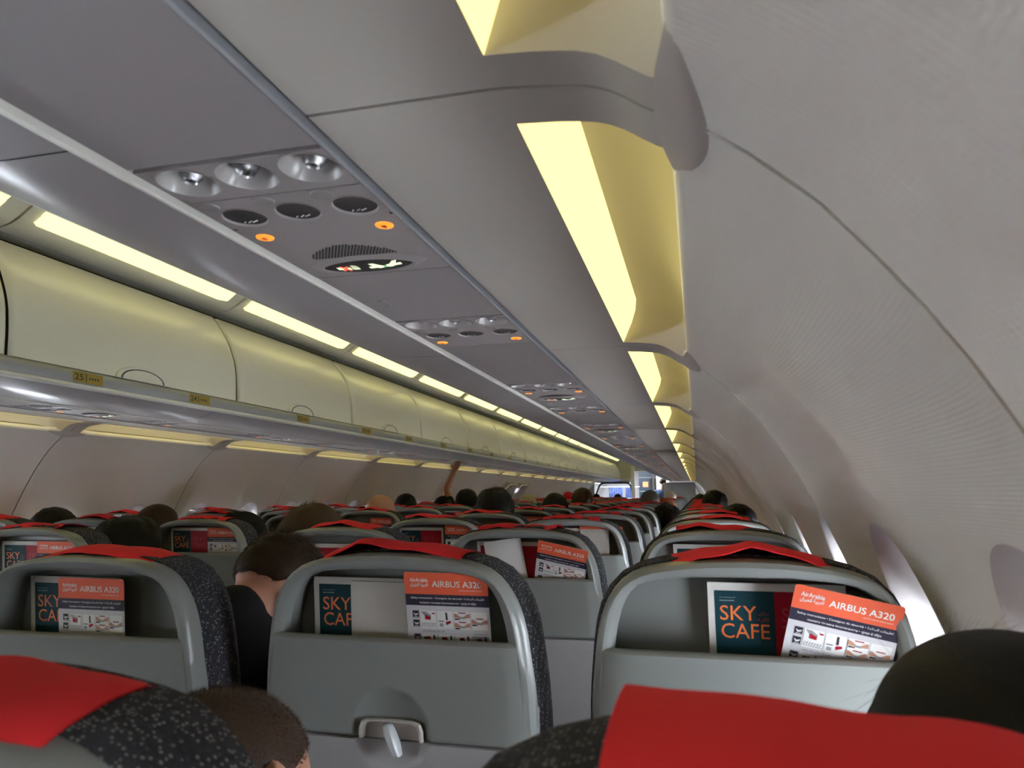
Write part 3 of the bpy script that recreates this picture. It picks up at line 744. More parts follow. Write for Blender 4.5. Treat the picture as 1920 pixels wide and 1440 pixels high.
def card(detail):
    t = link('safety_card', None)
    link('card_sheet', sheet(CW, CH, .0007, .004, M['cardw'], 'card_sheet'), t)
    y = -.0009; mb = MB()
    top = [p for p in rrect(CW, CH, .004) if p[1] > -.01]
    poly(mb, [(CW, -.033)] + top + [(0, -.033)], y); obj('header_band', mb, M['orange'], t)
    mb = MB(); rect(mb, 0, CW, -.050, -.033, y); obj('title_band', mb, M['navy'], t)
    mb = MB(); yy = y-.0003
    put_fit(mb, 'AIRBUS A320', .043, -.0215, yy, .0755, .0092, .012)
    put_fit(mb, 'AirArabia', .0085, -.0145, yy, .0285, .0062, .01)
    put_fit(mb, AR_AIRLINE, .0085, -.0225, yy, .0285, .0070, .012)
    put_fit(mb, 'www.airarabia.com', .084, -.0265, yy, .0345, .0018)
    put_fit(mb, 'Safety instructions \u2022 Consignes de s\u00e9curit\u00e9 \u2022', .0085, -.0405, yy, .0815, .0037, .004)
    put_fit(mb, AR_SAFETY, .0915, -.0405, yy, .030, .0042, .004)
    put_fit(mb, '\u043f\u0440\u0430\u0432\u0438\u043b\u0430 \u0442\u0435\u0445\u043d\u0438\u043a\u0438 \u0431\u0435\u0437\u043e\u043f\u0430\u0441\u043d\u043e\u0441\u0442\u0438 \u2022', .022, -.0475, yy, .062, .0036, .004)
    put_fit(mb, '\u0938\u0941\u0930\u0915\u094d\u0937\u093e \u0915\u0947 \u0928\u093f\u0930\u094d\u0926\u0947\u0936', .086, -.0482, yy, .023, .0046, .004)
    obj('lettering', mb, M['white'], t)
    if not detail:
        p = MB()
        for i in range(4): rect(p, .021+.0262*i, .045+.0262*i, -.086, -.060, yy)
        for i in range(4): rect(p, .021+.0262*i, .045+.0262*i, -.122, -.098, yy)
        obj('picture_print', p, M['white'], t); q = MB()
        for z in (-.059, -.073, -.095): rect(q, .0095, .0195, z-.0105, z, yy)
        for i in range(4): rect(q, .027+.0262*i, .038+.0262*i, -.078, -.068, yy-.0003)
        obj('picture_print', q, M['navy'], t)
        return t
    wh, bk, rd, sk, gy, gz = MB(), MB(), MB(), MB(), MB(), MB(); y1, y2, y3 = yy, yy-.0003, yy-.0006
    for z in (-.058, -.072, -.0935):                         # black icon squares with an aeroplane
        rect(bk, .0095, .0195, z-.0105, z, y1)
        poly(wh, [(.0108, z-.0035), (.0122, z-.0035), (.0135, z-.0050), (.0170, z-.0042), (.0185, z-.0030), (.0178, z-.0060), (.0135, z-.0075)], y2)
        rect(wh, .0115, .0180, z-.0095, z-.0088, y2)
    for r in range(2):
        for i in range(4): rect(wh, .0215+.0262*i, .0455+.0262*i, -.0845-.036*r, -.0575-.036*r, y1)
    # first row: bag under seat, rows of seats, seat upright, belts with hands
    poly(gy, [(.0225, -.059), (.030, -.059), (.038, -.064), (.038, -.069), (.0295, -.067)], y2); poly(rd, [(.029, -.0635), (.037, -.0665), (.0375, -.0712), (.0285, -.0705)], y3); rect(rd, .040, .0445, -.0625, -.0605, y3)
    for k in range(7): poly(gy, [(.0225+.0032*k, -.079+.001*(k % 2)), (.0245+.0032*k, -.0755), (.0255+.0032*k, -.0755), (.0238+.0032*k, -.080)], y2)
    rect(gy, .022, .045, -.0815, -.0806, y2)
    poly(bk, [(.0605, -.0595), (.0632, -.0595), (.0640, -.0705), (.0610, -.0715)], y2); poly(rd, [(.0605, -.0735), (.0680, -.0715), (.0690, -.0745), (.0612, -.0785)], y3)
    rect(bk, .0495, .0575, -.0735, -.0722, y2); rect(gy, .0505, .0565, -.081, -.076, y2)
    for i, zz in ((2, -.0645), (2, -.0785), (3, -.0725)):
        x0 = .0215+.0262*i
        poly(sk, [(x0, zz+.004), (x0+.003, zz+.004), (x0+.009, zz), (x0+.008, zz-.003), (x0, zz-.002)], y2); poly(sk, [(x0+.024, zz+.004), (x0+.021, zz+.004), (x0+.015, zz), (x0+.016, zz-.003), (x0+.024, zz-.002)], y2)
        rect(gz, x0+.008, x0+.016, zz-.0035, zz-.0005, y3); poly(bk, [(x0+.001, zz-.003), (x0+.0085, zz-.0035), (x0+.0085, zz-.005), (x0+.001, zz-.0055)], y3)
        rect(rd, x0+.007, x0+.018, zz+.0045, zz+.0060, y3)
    # second row: brace positions
    for i in range(4):
        x0 = .0215+.0262*i
        if i == 3: rect(gz, x0, x0+.024, -.1205, -.0935, y2)
        poly(bk, [(x0+.018, -.094), (x0+.0205, -.094), (x0+.0215, -.112), (x0+.0185, -.112)], y3)
        poly(rd, [(x0+.006, -.098), (x0+.012, -.096), (x0+.0175, -.105), (x0+.0165, -.112), (x0+.009, -.1085)], y3)
        poly(bk, [(x0+.003+.0015*i, -.0975), (x0+.007+.0012*i, -.0965), (x0+.0085+.001*i, -.1005), (x0+.005+.0012*i, -.103)], y3-.0002)
        poly(bk, [(x0+.006, -.110), (x0+.017, -.111), (x0+.017, -.116), (x0+.005, -.114)], y3)
    for x, wd, z in ((.022, .036, -.0885), (.1005, .022, -.0905)):
        for k in range(int(wd/.0024)): rect(gy if x < .05 else gz, x+.0024*k, x+.0024*k+.0017, z-.0009-.0004*(k % 2), z+.0006*(k % 3), y1)
    obj('picture_print', wh, M['white'], t); obj('picture_print', bk, M['navy'], t); obj('picture_print', rd, M['crimson'], t)
    obj('picture_print', sk, SKIN['light'], t); obj('picture_print', gy, M['rail'], t); obj('picture_print', gz, M['rail'], t)
    return t
MW, MH = .176, .225
def menu(detail=True, red_only=False):
    t = link('menu_booklet', None)
    link('booklet_pages', sheet(MW, MH, .004, .001, M['paper'], 'booklet_pages'), t)
    y = -.0043; yy = y-.0003
    a = MB()
    if not red_only: rect(a, .009, .086, -MH, -.0107, y); obj('cover_panel', a, M['teal'], t)
    b = MB(); rect(b, .009 if red_only else .086, MW-.009, -MH, -.0107, y); obj('cover_panel', b, M['crimson'], t)
    if not red_only:
        l = MB(); put_fit(l, 'SKY', .0155, -.0505, yy, .0475, .0200, .003); put_fit(l, 'CAFE', .0165, -.0745, yy, .0625, .0200, .003)
        obj('lettering', l, M['salmon'], t)
        l = MB(); put_fit(l, AR_SKY, .0660, -.0450, yy, .0125, .0075); put_fit(l, AR_CAFE, .0640, -.0525, yy, .0150, .0075)
        obj('lettering', l, M['dimred'], t)
        l = MB(); put_fit(l, 'www.airarabia.com', .0155, -.0205, yy, .021, .0018); rect(l, .0155, .0350, -.0245, -.0234, yy); obj('lettering', l, M['rail'], t)
    l = MB(); x0 = .018 if red_only else .095
    put_fit(l, 'SKY', x0, -.0505, yy, .0430, .0185, .0); put_fit(l, 'TIME', x0, -.0745, yy, .0560, .0185, .0)
    put_fit(l, AR_SKY, x0+.046, -.0450, yy, .0125, .0075)
    obj('lettering', l, M['dimred'], t)
    return t
def bag(band=False):
    t = link('paper_bag', None); w, h = .100, .20; mb = MB(); rows = []
    for j in range(15):
        z = -h*j/14; rows.append([(w*i/16, -.0025 - .0028*abs(noise.noise(Vector((i*.35, j*.22, 3.1))))*min(1, j/5) + (.0016 if i in (0, 16) else 0), z) for i in range(17)])
    mb.grid(rows); mb.grid([[(p[0], .001, p[2]) for p in r] for r in rows]); mb.grid([[(p[0], p[1], p[2]) for p in rows[0]], [(p[0], .001, p[2]) for p in rows[0]]])
    for i in (0, -1): mb.grid([[r[i] for r in rows], [(r[i][0], .001, r[i][2]) for r in rows]])
    obj('bag_body', mb, M['bag'], t)
    if band: b = MB(); rect(b, 0, w, -.009, 0, -.0062); obj('bag_band', b, M['orange'], t)
    return t
def page():
    t = link('paper_sheet', None); mb = MB(); w, h = .10, .2
    rows = [[(w*i/8, -.004*math.sin(PI*i/8)-.001, -h*j/6) for i in range(9)] for j in range(7)]
    mb.grid(rows); mb.grid([[(p[0], p[1]+.0004, p[2]) for p in r] for r in rows])
    obj('sheet', mb, M['white'], t); return t
proto = dict(card=card(True), far_card=card(False), menu=menu(), red_menu=menu(red_only=True), bag=bag(), band_bag=bag(True), page=page())
ptree = {k: tree_of(v) for k, v in proto.items()}; pused = set()
PTILT = math.atan(TILT)
def pocket(kind, side, c, k, dx, ztop, label, layer=0, roll=0, lean=0):
    """put a thing into a seat pocket: dx from the seat's middle, ztop the height of its upper left corner, layer 0 at the back"""
    if kind in pused: t = copy_tree(ptree[kind])
    else: t = proto[kind]; pused.add(kind)
    y = .050-.012*layer if not lean else .023-.1*lean
    t.location = (sx_(side, c)+dx, ROWY[side][k] + LEAN.get((side, c, k), 0) + y - (ztop+.207)*TILT, ztop)
    t.rotation_euler = (PTILT+lean, roll, 0)
    cat = dict(card='safety card', far_card='safety card', menu='menu', red_menu='menu', bag='paper bag', band_bag='paper bag', page='paper sheet')[kind]
    tag(t, label, cat, dict(card='safety cards', far_card='safety cards', menu='menus', red_menu='menus').get(kind, cat+'s'))
def where(side, c, k): return '%s %s seat, %s row' % ('near-side' if side > 0 else 'far-side', CN[c], ORD[k])
R12 = math.radians(11.5)
# first row
pocket('menu', 1, 0, 0, -.143, -.132, 'teal sky cafe menu behind an upright safety card in the first-row aisle pocket', 0)
pocket('card', 1, 0, 0, -.064, -.131, 'upright orange safety card beside a menu in the first-row aisle pocket', 2)
pocket('menu', 1, 1, 0, -.147, -.127, 'teal sky cafe menu half hidden by a white paper bag', 0)
pocket('bag', 1, 1, 0, -.079, -.1315, 'plain white paper bag between menu and safety card', 1)
pocket('card', 1, 1, 0, .021, -.1125, 'upright orange safety card beside the white paper bag', 2, 0, .13)
pocket('menu', 1, 2, 0, -.050, -.120, 'teal sky cafe menu beside a tilted safety card in the window seat pocket', 0)
pocket('card', 1, 2, 0, .059, -.1135, 'tilted orange safety card leaning over a menu in the window seat pocket', 2, R12, .24)
# second row
pocket('red_menu', 1, 1, 1, -.118, -.121, 'crimson menu behind a white sheet in the second-row middle pocket', 0)
pocket('page', 1, 1, 1, -.098, -.124, 'slanted white paper sheet sticking out over a crimson menu', 1, -math.radians(9))
pocket('card', 1, 1, 1, .057, -.113, 'tilted orange safety card beside a crimson menu in second-row middle pocket', 2, R12, .24)
pocket('red_menu', 1, 0, 1, -.125, -.133, 'crimson menu in the second-row aisle pocket behind the cropped head', 0)
pocket('far_card', 1, 0, 1, .045, -.124, 'safety card partly behind the red cover, second-row aisle pocket', 2, math.radians(8))
pocket('menu', 1, 2, 1, -.120, -.122, 'menu showing only its white top edge, second-row window pocket', 0)
# across the aisle and further on
pocket('menu', -1, 0, 0, -.14, -.128, 'menu in the first aisle pocket across the aisle', 0)
pocket('card', -1, 0, 1, .012, -.124, 'safety card beside a two-colour menu, second aisle pocket across the aisle', 2)
pocket('menu', -1, 0, 1, -.135, -.126, 'two-colour menu beside a safety card, second aisle pocket across the aisle', 0)
pocket('card', -1, 0, 2, .035, -.119, 'safety card beside a two-colour menu, third aisle pocket across the aisle', 2)
pocket('menu', -1, 0, 2, -.140, -.120, 'two-colour menu beside a safety card, third aisle pocket across the aisle', 0)
pocket('menu', 1, 0, 2, -.145, -.122, 'two-colour menu in the third-row near-side aisle pocket', 0)
pocket('far_card', 1, 0, 2, .045, -.113, 'safety card beside a two-colour menu, third-row near-side aisle pocket', 2)
pocket('band_bag', 1, 1, 2, .040, -.113, 'pale paper bag with an orange band, third-row middle pocket', 1)
pocket('menu', 1, 1, 2, -.120, -.120, 'menu mostly hidden in the third-row middle pocket', 0)
kinds_done = {(1, 0, 0), (1, 1, 0), (1, 2, 0), (1, 1, 1), (1, 0, 1), (1, 2, 1), (-1, 0, 0), (-1, 0, 1), (-1, 0, 2), (1, 0, 2), (1, 1, 2)}
for k in range(9):
    for side in (1, -1):
        for c in range(3):
            if (side, c, k) in kinds_done or (side < 0 and k < 1): continue
            if rnd.random() < .75: pocket('menu' if rnd.random() < .75 else 'red_menu', side, c, k, -.14+rnd.uniform(0, .03), -.120+rnd.uniform(-.008, .004), 'folded menu in the pocket of the '+where(side, c, k), 0, rnd.uniform(-.02, .02))
            if rnd.random() < .85: pocket('far_card', side, c, k, .0+rnd.uniform(-.02, .02), -.132+rnd.uniform(-.008, .004), 'orange safety card in the pocket of the '+where(side, c, k), 2, rnd.choice((0, 0, .06, -.03)))

# ------------------------------------------------------------------ people
def ico(sub=2):
    bm = bmesh.new(); bmesh.ops.create_icosphere(bm, subdivisions=sub, radius=1); v = [Vector(x.co) for x in bm.verts]; f = [tuple(q.index for q in p.verts) for p in bm.faces]; bm.free(); return v, f
ICO = ico(3)
class Body:
    def __init__(s): s.mb = MB()
    def ell(s, c, r, rot=None):
        c = Vector(c); R = rot or Matrix.Identity(3); r = r if isinstance(r, (tuple, list)) else (r, r, r)
        s.mb.add([c + R @ Vector((v.x*r[0], v.y*r[1], v.z*r[2])) for v in ICO[0]], ICO[1]); return s
    def cap(s, a, b, ra, rb):
        a, b = Vector(a), Vector(b); n = max(3, int((b-a).length/(min(ra, rb)*.35))); 
        n = min(n, 14)
        d = (b-a).normalized(); p = d.orthogonal().normalized(); q = d.cross(p); rows = []
        for i in range(6): th = PI/2*(1-i/5); rows.append((a - d*ra*math.sin(th), ra*math.cos(th)+1e-4))
        for i in range(1, n): rows.append((a.lerp(b, i/n), lerp(ra, rb, i/n)))
        for i in range(6): th = PI/2*i/5; rows.append((b + d*rb*math.sin(th), rb*math.cos(th)+1e-4))
        rr = [[c + r*(math.cos(2*PI*k/14)*p+math.sin(2*PI*k/14)*q) for k in range(14)] for c, r in rows]
        s.mb.grid(rr, True); s.mb.fan(rr[0]); s.mb.fan(rr[-1]); return s
    def build(s, name, voxel, m, parent, smooth_n=4):
        me = bpy.data.meshes.new('tmp'); me.from_pydata([tuple(p) for p in s.mb.v], [], s.mb.f)
        o = bpy.data.objects.new('tmp', me); C.objects.link(o)
        r = o.modifiers.new('r', 'REMESH'); r.mode = 'VOXEL'; r.voxel_size = voxel; r.use_smooth_shade = True
        k = o.modifiers.new('s', 'SMOOTH'); k.factor = .5; k.iterations = smooth_n
        bpy.context.view_layer.update()
        out = bpy.data.meshes.new_from_object(o.evaluated_get(bpy.context.evaluated_depsgraph_get()))
        bpy.data.objects.remove(o); bpy.data.meshes.remove(me)
        out.name = name; out.materials.clear(); out.materials.append(m); out.shade_smooth()
        return link(name, out, parent)
HC, HR = Vector((0, -.012, .026)), Vector((.0785, .0985, .087))
def hair_pt(az, el, t): 
    d = Vector((math.cos(el)*math.sin(az), math.cos(el)*math.cos(az), math.sin(el)))
    n = Vector((d.x/HR.x, d.y/HR.y, d.z/HR.z)).normalized()
    return HC + Vector((d.x*HR.x, d.y*HR.y, d.z*HR.z)) + n*t, n
def hairline(az, st):
    a = abs((az+PI) % (2*PI)-PI)   # 0 front, pi back
    return math.radians(interp([(0, st.get('front', 28)), (.9, st.get('temple', 18)), (1.35, st.get('side', -8)), (1.75, st.get('side', -8)-6), (2.1, st.get('back', -40)*.8), (PI, st.get('back', -40))], a))
def add_hair(parent, H, st, m, seed):
    r = random.Random(seed); mb = MB(); na, ne = 56, 22; rows = []
    tt, ts = st.get('top', .014), st.get('sides', .008)
    for j in range(ne+1):
        row = []
        for i in range(na):
            az = 2*PI*i/na; e0 = hairline(az, st) + .06*noise.noise(Vector((math.cos(az)*3, math.sin(az)*3, seed))); el = lerp(PI/2-.001, e0, j/ne)
            th = lerp(ts, tt, smooth(.1, 1.0, el)); d = hair_pt(az, el, 0)[0]
            th += st.get('rough', .003)*noise.noise(d*st.get('freq', 55)+Vector((seed, 0, 0))) + st.get('lump', 0)*noise.noise(d*18+Vector((seed, 3, 0)))
            th = th*min(1, (1-j/ne)*6+.0) - (.004 if j == ne else 0)
            row.append(H @ hair_pt(az, el, th)[0])
        rows.append(row)
    mb.grid(rows, True)
    if st.get('long'):            # long hair falling behind and beside the neck
        rows = []; L = st['long']
        for j in range(15):
            t = j/14; row = []
            for i in range(40):
                az = lerp(.28*PI, 1.72*PI, i/39); p = hair_pt(az, lerp(.5, -.25, min(1, t*1.6)), .008+.004*t)[0]
                z = p.z - max(0, t-.25)*L; w_ = 1.0
                row.append(H @ Vector((p.x*w_+.004*noise.noise(Vector((i*.4, t*3, seed))), p.y*w_, z)))
            rows.append(row)
        mb.grid(rows); mb.grid([[Vector(p)*1.0+ (H @ Vector((0, .012, 0)) - H @ Vector((0, 0, 0))) for p in rw] for rw in rows])
    n = st.get('strands', 0)
    for _ in range(n):
        az = r.uniform(0, 2*PI); e0 = hairline(az, st); el = e0 + (PI/2-e0)*r.random()**1.0*1.0
        if r.random() > math.cos(el)**.7+.05: continue
        ln = lerp(st.get('len_side', .006), st.get('len_top', .008), smooth(.2, 1.0, el))*r.uniform(.6, 1.25)
        th = lerp(ts, tt, smooth(.1, 1.0, el))*min(1, (el-e0)*3)*.8
        p, nn = hair_pt(az, el, th)
        dn = Vector((0, 0, -1)) - nn*nn.dot(Vector((0, 0, -1)))
        fw = Vector((0, 1, 0)) - nn*nn.dot(Vector((0, 1, 0)))
        fl = (dn*(1-smooth(.3, 1.1, el))*st.get('lay', .8) + fw*smooth(.3, 1.1, el)*st.get('fwd', .5))
        d = (nn*st.get('stand', .5) + fl + Vector((r.gauss(0, 1), r.gauss(0, 1), r.gauss(0, 1)))*st.get('rand', .18)).normalized()
        wd = st.get('width', .00035); a = d.orthogonal().normalized(); b = d.cross(a)
        seg = st.get('seg', 1); base = [p + wd*(math.cos(2*PI*k/3)*a+math.sin(2*PI*k/3)*b) for k in range(3)]
        ring = base; vs = [H @ q for q in base]; fs = []; pos = p
        for sg in range(seg):
            pos = pos + d*ln/seg; d = (d + dn*st.get('fall', 0)).normalized()
            if sg < seg-1: vs += [H @ (pos + wd*(1-(sg+1)/seg*.6)*(math.cos(2*PI*k/3)*a+math.sin(2*PI*k/3)*b)) for k in range(3)]; q0 = 3*sg; fs += [(q0+k, q0+(k+1) % 3, q0+3+(k+1) % 3, q0+3+k) for k in range(3)]
            else: vs.append(H @ pos); q0 = 3*sg; fs += [(q0+k, q0+(k+1) % 3, q0+3) for k in range(3)]
        mb.add(vs, fs)
    me = mb.mesh('hair', m, 180, merge=False); return link('hair', me, parent)
STY = dict(
    buzz=dict(top=.005, sides=.0025, rough=.0012, freq=120, side=-14, back=-52, strands=15000, len_top=.0075, len_side=.0045, stand=.75, lay=.6, fwd=.4, width=.00028),
    fade=dict(top=.010, sides=.003, rough=.003, freq=60, side=0, back=-36, strands=14000, len_top=.024, len_side=.007, stand=.55, lay=.9, fwd=.9, width=.0003, rand=.22),
    longblack=dict(top=.014, sides=.010, rough=.001, freq=30, side=-30, back=-60, front=10, long=.30, strands=650, len_top=.05, len_side=.06, stand=.03, lay=1.2, fwd=-.9, seg=4, fall=.10, width=.00013, rand=.14),
    short=dict(top=.016, sides=.009, rough=.004, freq=60, strands=2600, len_top=.014, len_side=.009, stand=.5, width=.0005),
    full=dict(top=.026, sides=.015, rough=.006, freq=45, lump=.008, side=-22, back=-52, strands=2200, len_top=.02, len_side=.014, stand=.5, width=.0006),
    thin=dict(top=.004, sides=.003, rough=.001, freq=90, strands=1500, len_top=.005, len_side=.005, width=.0003),
    curly=dict(top=.024, sides=.020, rough=.014, freq=60, lump=.010, side=-45, back=-65, front=15, strands=1500, len_top=.03, len_side=.03, stand=.6, rand=.6, seg=2, width=.0007),
    far=dict(top=.018, sides=.012, rough=.005, freq=55, side=-20, back=-50),
    farthin=dict(top=.006, sides=.005, rough=.002, freq=55, side=-20, back=-48))
def head_matrix(pos, yaw=0, pitch=0, roll=0, k=1.0):
    return Matrix.Translation(pos) @ Matrix.Rotation(yaw, 4, 'Z') @ Matrix.Rotation(-pitch, 4, 'X') @ Matrix.Rotation(roll, 4, 'Y') @ Matrix.Scale(k, 4)
def add_head(B, H, k=1.0):
    R = H.to_3x3().normalized()
    e = lambda c, r, rot=None: B.ell(H @ Vector(c), tuple(x*k for x in r), R @ rot if rot else R)
    e((0, -.012, .026), (.077, .097, .085)); e((0, .030, -.02), (.064, .064, .085)); e((0, .040, -.078), (.046, .046, .036)); e((0, .010, -.055), (.058, .055, .05))
    B.cap(H @ Vector((0, .092, .0)), H @ Vector((0, .108, -.042)), .008*k, .0125*k)
    for s in (1, -1):
        e((s*.012, .096, -.045), (.008, .009, .007)); e((s*.030, .084, .012), (.024, .010, .008)); e((s*.031, .079, -.004), (.013, .012, .011)); e((s*.040, .066, -.035), (.026, .018, .018))
        e((s*.0775, -.008, -.016), (.008, .020, .030), Matrix.Rotation(s*.35, 3, 'Z') @ Matrix.Rotation(.2, 3, 'X')); e((s*.081, -.018, -.006), (.005, .014, .022), Matrix.Rotation(s*.6, 3, 'Z')); e((s*.074, -.001, -.042), (.007, .009, .009))
    e((0, .086, -.069), (.024, .012, .006)); e((0, .084, -.079), (.020, .012, .006))
def hand(B, w, d, up, curl=.35, k=1.0):
    """palm and five fingers; w wrist, d direction of the fingers, up back of the hand"""
    d = Vector(d).normalized(); up = Vector(up); up = (up - d*up.dot(d)).normalized(); s = d.cross(up); w = Vector(w)
    R = Matrix((s, d, up)).transposed()
    B.ell(w + d*.048*k, (.040*k, .050*k, .016*k), R)
    for i, (o, l) in enumerate(((-.029, .066), (-.0095, .075), (.0105, .070), (.029, .054))):
        a = w + d*.088*k + s*o*k; l *= k; d1 = (d*math.cos(curl*.6)-up*math.sin(curl*.6)); d2 = (d*math.cos(curl*1.8)-up*math.sin(curl*1.8))
        m1 = a + d1*l*.5; B.cap(a - d*.02*k, a, .0105*k, .0095*k); B.cap(a, m1, .0095*k, .0085*k); B.cap(m1, m1 + d2*l*.5, .0085*k, .007*k)
    a = w + d*.03*k - s*.034*k; m1 = a + (d*.6-s*.7-up*.25).normalized()*.036*k; B.cap(a, m1, .013*k, .0105*k); B.cap(m1, m1+(d*.9-s*.25-up*.2).normalized()*.032*k, .0105*k, .008*k)
def person(label, seat, hp, top, skin, hair, style, cloth, voxel=.010, yaw=0, pitch=0, roll=0, arm=None, cap=None, scarf=None, group=None, k=1.0, neck=None):
    """seated passenger: seat = (x, y of the seat back), hp = (x, y) of the head, top = height of the crown"""
    xs, ys = seat
    if hp[1]-ys < .27:            # heads rest against the front of the headrest
        q = (ys+.27)/hp[1]; hp = (1.3919+(hp[0]-1.3919)*q, ys+.27); top *= q
    org = Vector((xs, ys+.365, FLOOR)); L = lambda x, y, z: Vector((x, y, z)) - org
    t = thing('person', label, 'person', org, group)
    hc = L(hp[0], hp[1], top-.118*k); H = head_matrix(hc, yaw, pitch, roll, k)
    nb = H @ Vector((0, -.045, -.135)); nb.z = min(nb.z, hc.z-.10); nb = L(*neck) if neck else nb; nb.y = max(nb.y, -.10); pel = Vector((0, 0, .617)); ch = pel.lerp(nb, .66); wa = pel.lerp(nb, .33); ch.y = max(ch.y, -.05); win = abs(xs) > 1.3; ao = .0 if win else .015
    B = Body(); add_head(B, H, k)
    B.cap(H @ Vector((0, -.022, -.045)), nb + Vector((0, 0, -.02)), .056*k, .062*k)
    dv = (nb-pel).normalized(); 
    G = Body()                        # clothing: the same trunk, slightly larger
    for Q, g in ((B, 0), (G, .009)):
        Q.ell(pel, (.165+g, .125+g, .12+g)); Q.ell(wa, (.148+g, .108+g, .15+g)); Q.ell(ch, (.172+g, .115+g, .17+g)); Q.ell(nb + Vector((0, -.01, -.055)), (.125+g, .075+g, .065+g))
        if g: Q.cap(nb + Vector((0, -.012, -.05)), nb + Vector((0, -.006, .004)), .085, .068)
        sh = [nb + Vector((s*.165, .0, -.085)) for s in (1, -1)]
        for p in sh: Q.cap(nb + Vector((0, 0, -.065)), p, .062+g, .055+g)
        for s in (1, -1):
            Q.cap(pel + Vector((s*.09, .0, -.01)), pel + Vector((s*.105, .30, .0)), .085+g, .062+g)
            Q.cap(pel + Vector((s*.105, .30, .0)), pel + Vector((s*.105, .31, -.49)), .06+g, .04+g)
    for s, p in zip((1, -1), sh):
        if arm and s == arm[0]:
            el, wr = L(*arm[1]), L(*arm[2]); B.cap(p, el, .046, .038); B.cap(el, wr, .038, .026); G.cap(p, p.lerp(el, .75), .056, .050)
            hand(B, wr, L(*arm[3])-wr, (0, -1, 0), .25)
        else:
            el = p + Vector((s*ao, .06, -.26)); wr = pel + Vector((s*.10, .24, .11)); B.cap(p, el, .048, .039); B.cap(el, wr, .039, .027); hand(B, wr, Vector((-s*.4, .9, -.3)), (0, .2, 1), .45)
            G.cap(p, p.lerp(el, .8), .057, .052)
    for s in (1, -1): B.ell(pel + Vector((s*.105, .36, -.555)), (.045, .12, .04))
    B.build('body', voxel, SKIN[skin], t)
    G.build('clothing', max(voxel*1.2, .010), CLOTH[cloth], t)
    if hair: add_hair(t, H, STY[style], HAIR[hair], hash(label) % 97 if False else len(label)*3 % 97)
    if cap:
        mb = MB(); rows = [[H @ hair_pt(2*PI*i/32, lerp(PI/2-.001, -.05, j/10), .018)[0] for i in range(32)] for j in range(11)]
        mb.grid(rows, True); b0 = [H @ Vector((.075*math.sin(a), .085+.07*math.cos(a), .035)) for a in [-1.4+2.8*i/12 for i in range(13)]]; mb.grid([b0, [H @ Vector((.06*math.sin(a), .06, .04)) for a in [-1.4+2.8*i/12 for i in range(13)]]])
        obj('cap', mb, CLOTH[cap], t)
    if scarf:
        mb = MB(); rows = []
        for j in range(19):
            tt = j/18; row = []
            for i in range(40):
                az = 2*PI*i/40; a_ = abs((az+PI) % (2*PI)-PI); lo = math.radians(interp([(0, 30), (.6, 0), (1.0, -60), (1.5, -75), (PI, -80)], a_))
                p, nn = hair_pt(az, lerp(PI/2-.001, lo, tt), .016+.012*tt+.003*math.sin(tt*60)); row.append(H @ (p + Vector((0, 0, -.10*max(0, tt-.6)))))
            rows.append(row)
        mb.grid(rows, True); obj('head_scarf', mb, CLOTH[scarf], t)
    return t
def S_(side, c, k): return (sx_(side, c), ROWY[side][k])
person('person with a brown buzz cut leaning forward behind the first-row seats', (.947, .30), (.905, .71), -.207, 'light', 'crop', 'buzz', 'navy', .006, k=1.06, yaw=-.40, pitch=.42, roll=-.62)
person('person with long black hair beside the near sidewall', (1.45, .30), (1.575, .54), -.097, 'light', 'black', 'longblack', 'black', .008, yaw=.1, pitch=.15, neck=(1.47, .53, -.33))
person('person in a black t-shirt with cropped hair leaning between two first-row seats', S_(1, 0, 0), (.533, 1.36), -.088, 'light', 'brown', 'fade', 'black', .006, yaw=-.40, pitch=.85, roll=-.1, neck=(.505, 1.265, -.245))
person('person with thick black hair across the aisle above a red headrest cover', S_(-1, 0, 1), (-.325, 1.90), -.082, 'warm', 'black', 'full', 'grey', .008, pitch=.1)
person('person with very short brown hair in the middle seat across the aisle', S_(-1, 1, 2), (-.865, 2.66), -.035, 'warm', 'chestnut', 'thin', 'grey', .010, neck=(-.92, 2.62, -.23))
person('person with dark hair against the first visible far window', S_(-1, 2, 2), (-1.40, 2.64), -.066, 'tan', 'black', 'far', 'grey', .012, pitch=.3)
person('person in a black hood beside a seat with menu and safety card', S_(-1, 0, 2), (-.435, 2.63), -.078, 'warm', None, 'far', 'black', .010, scarf='black')
person('person with thick dark brown hair leaning into the aisle behind a red cover', S_(1, 0, 1), (.310, 1.90), -.044, 'light', 'chestnut', 'full', 'navy', .008, k=1.05)
person('bald person with an ear showing across the aisle', S_(-1, 0, 4), (-.43, 3.98), .008, 'light', None, 'thin', 'grey', .008, yaw=-.4)
person('person with a dark crown just showing past the bald head', S_(-1, 1, 6), (-.95, 5.6), -.004, 'tan', 'black', 'far', 'grey', .012)
person('person reaching an arm up to the overhead panel', S_(-1, 1, 7), (-.93, 6.45), -.025, 'warm', 'black', 'far', 'black', .012, arm=(1, (-.93, 6.52, .045), (-.885, 6.62, .225), (-.86, 6.68, .315)))
person('person with rounded dark hair beside the raised arm', S_(-1, 0, 6), (-.44, 5.66), .034, 'tan', 'black', 'far', 'navy', .012)
person('person with cropped grey-brown hair low behind the rounded dark hair', S_(-1, 0, 7), (-.30, 6.35), -.012, 'light', 'grey', 'farthin', 'grey', .012)
person('person with large black hair in the fourth-row near-side aisle seat', S_(1, 0, 3), (.445, 3.37), .012, 'tan', 'black', 'full', 'navy', .009, k=1.02)
person('person in a beige striped headscarf across the aisle', S_(-1, 0, 9), (-.44, 7.85), -.008, 'light', None, 'far', 'grey', .014, scarf='beige')
person('person with black hair in the sixth-row near-side aisle seat', S_(1, 0, 5), (.44, 4.92), -.006, 'tan', 'black', 'far', 'black', .012)
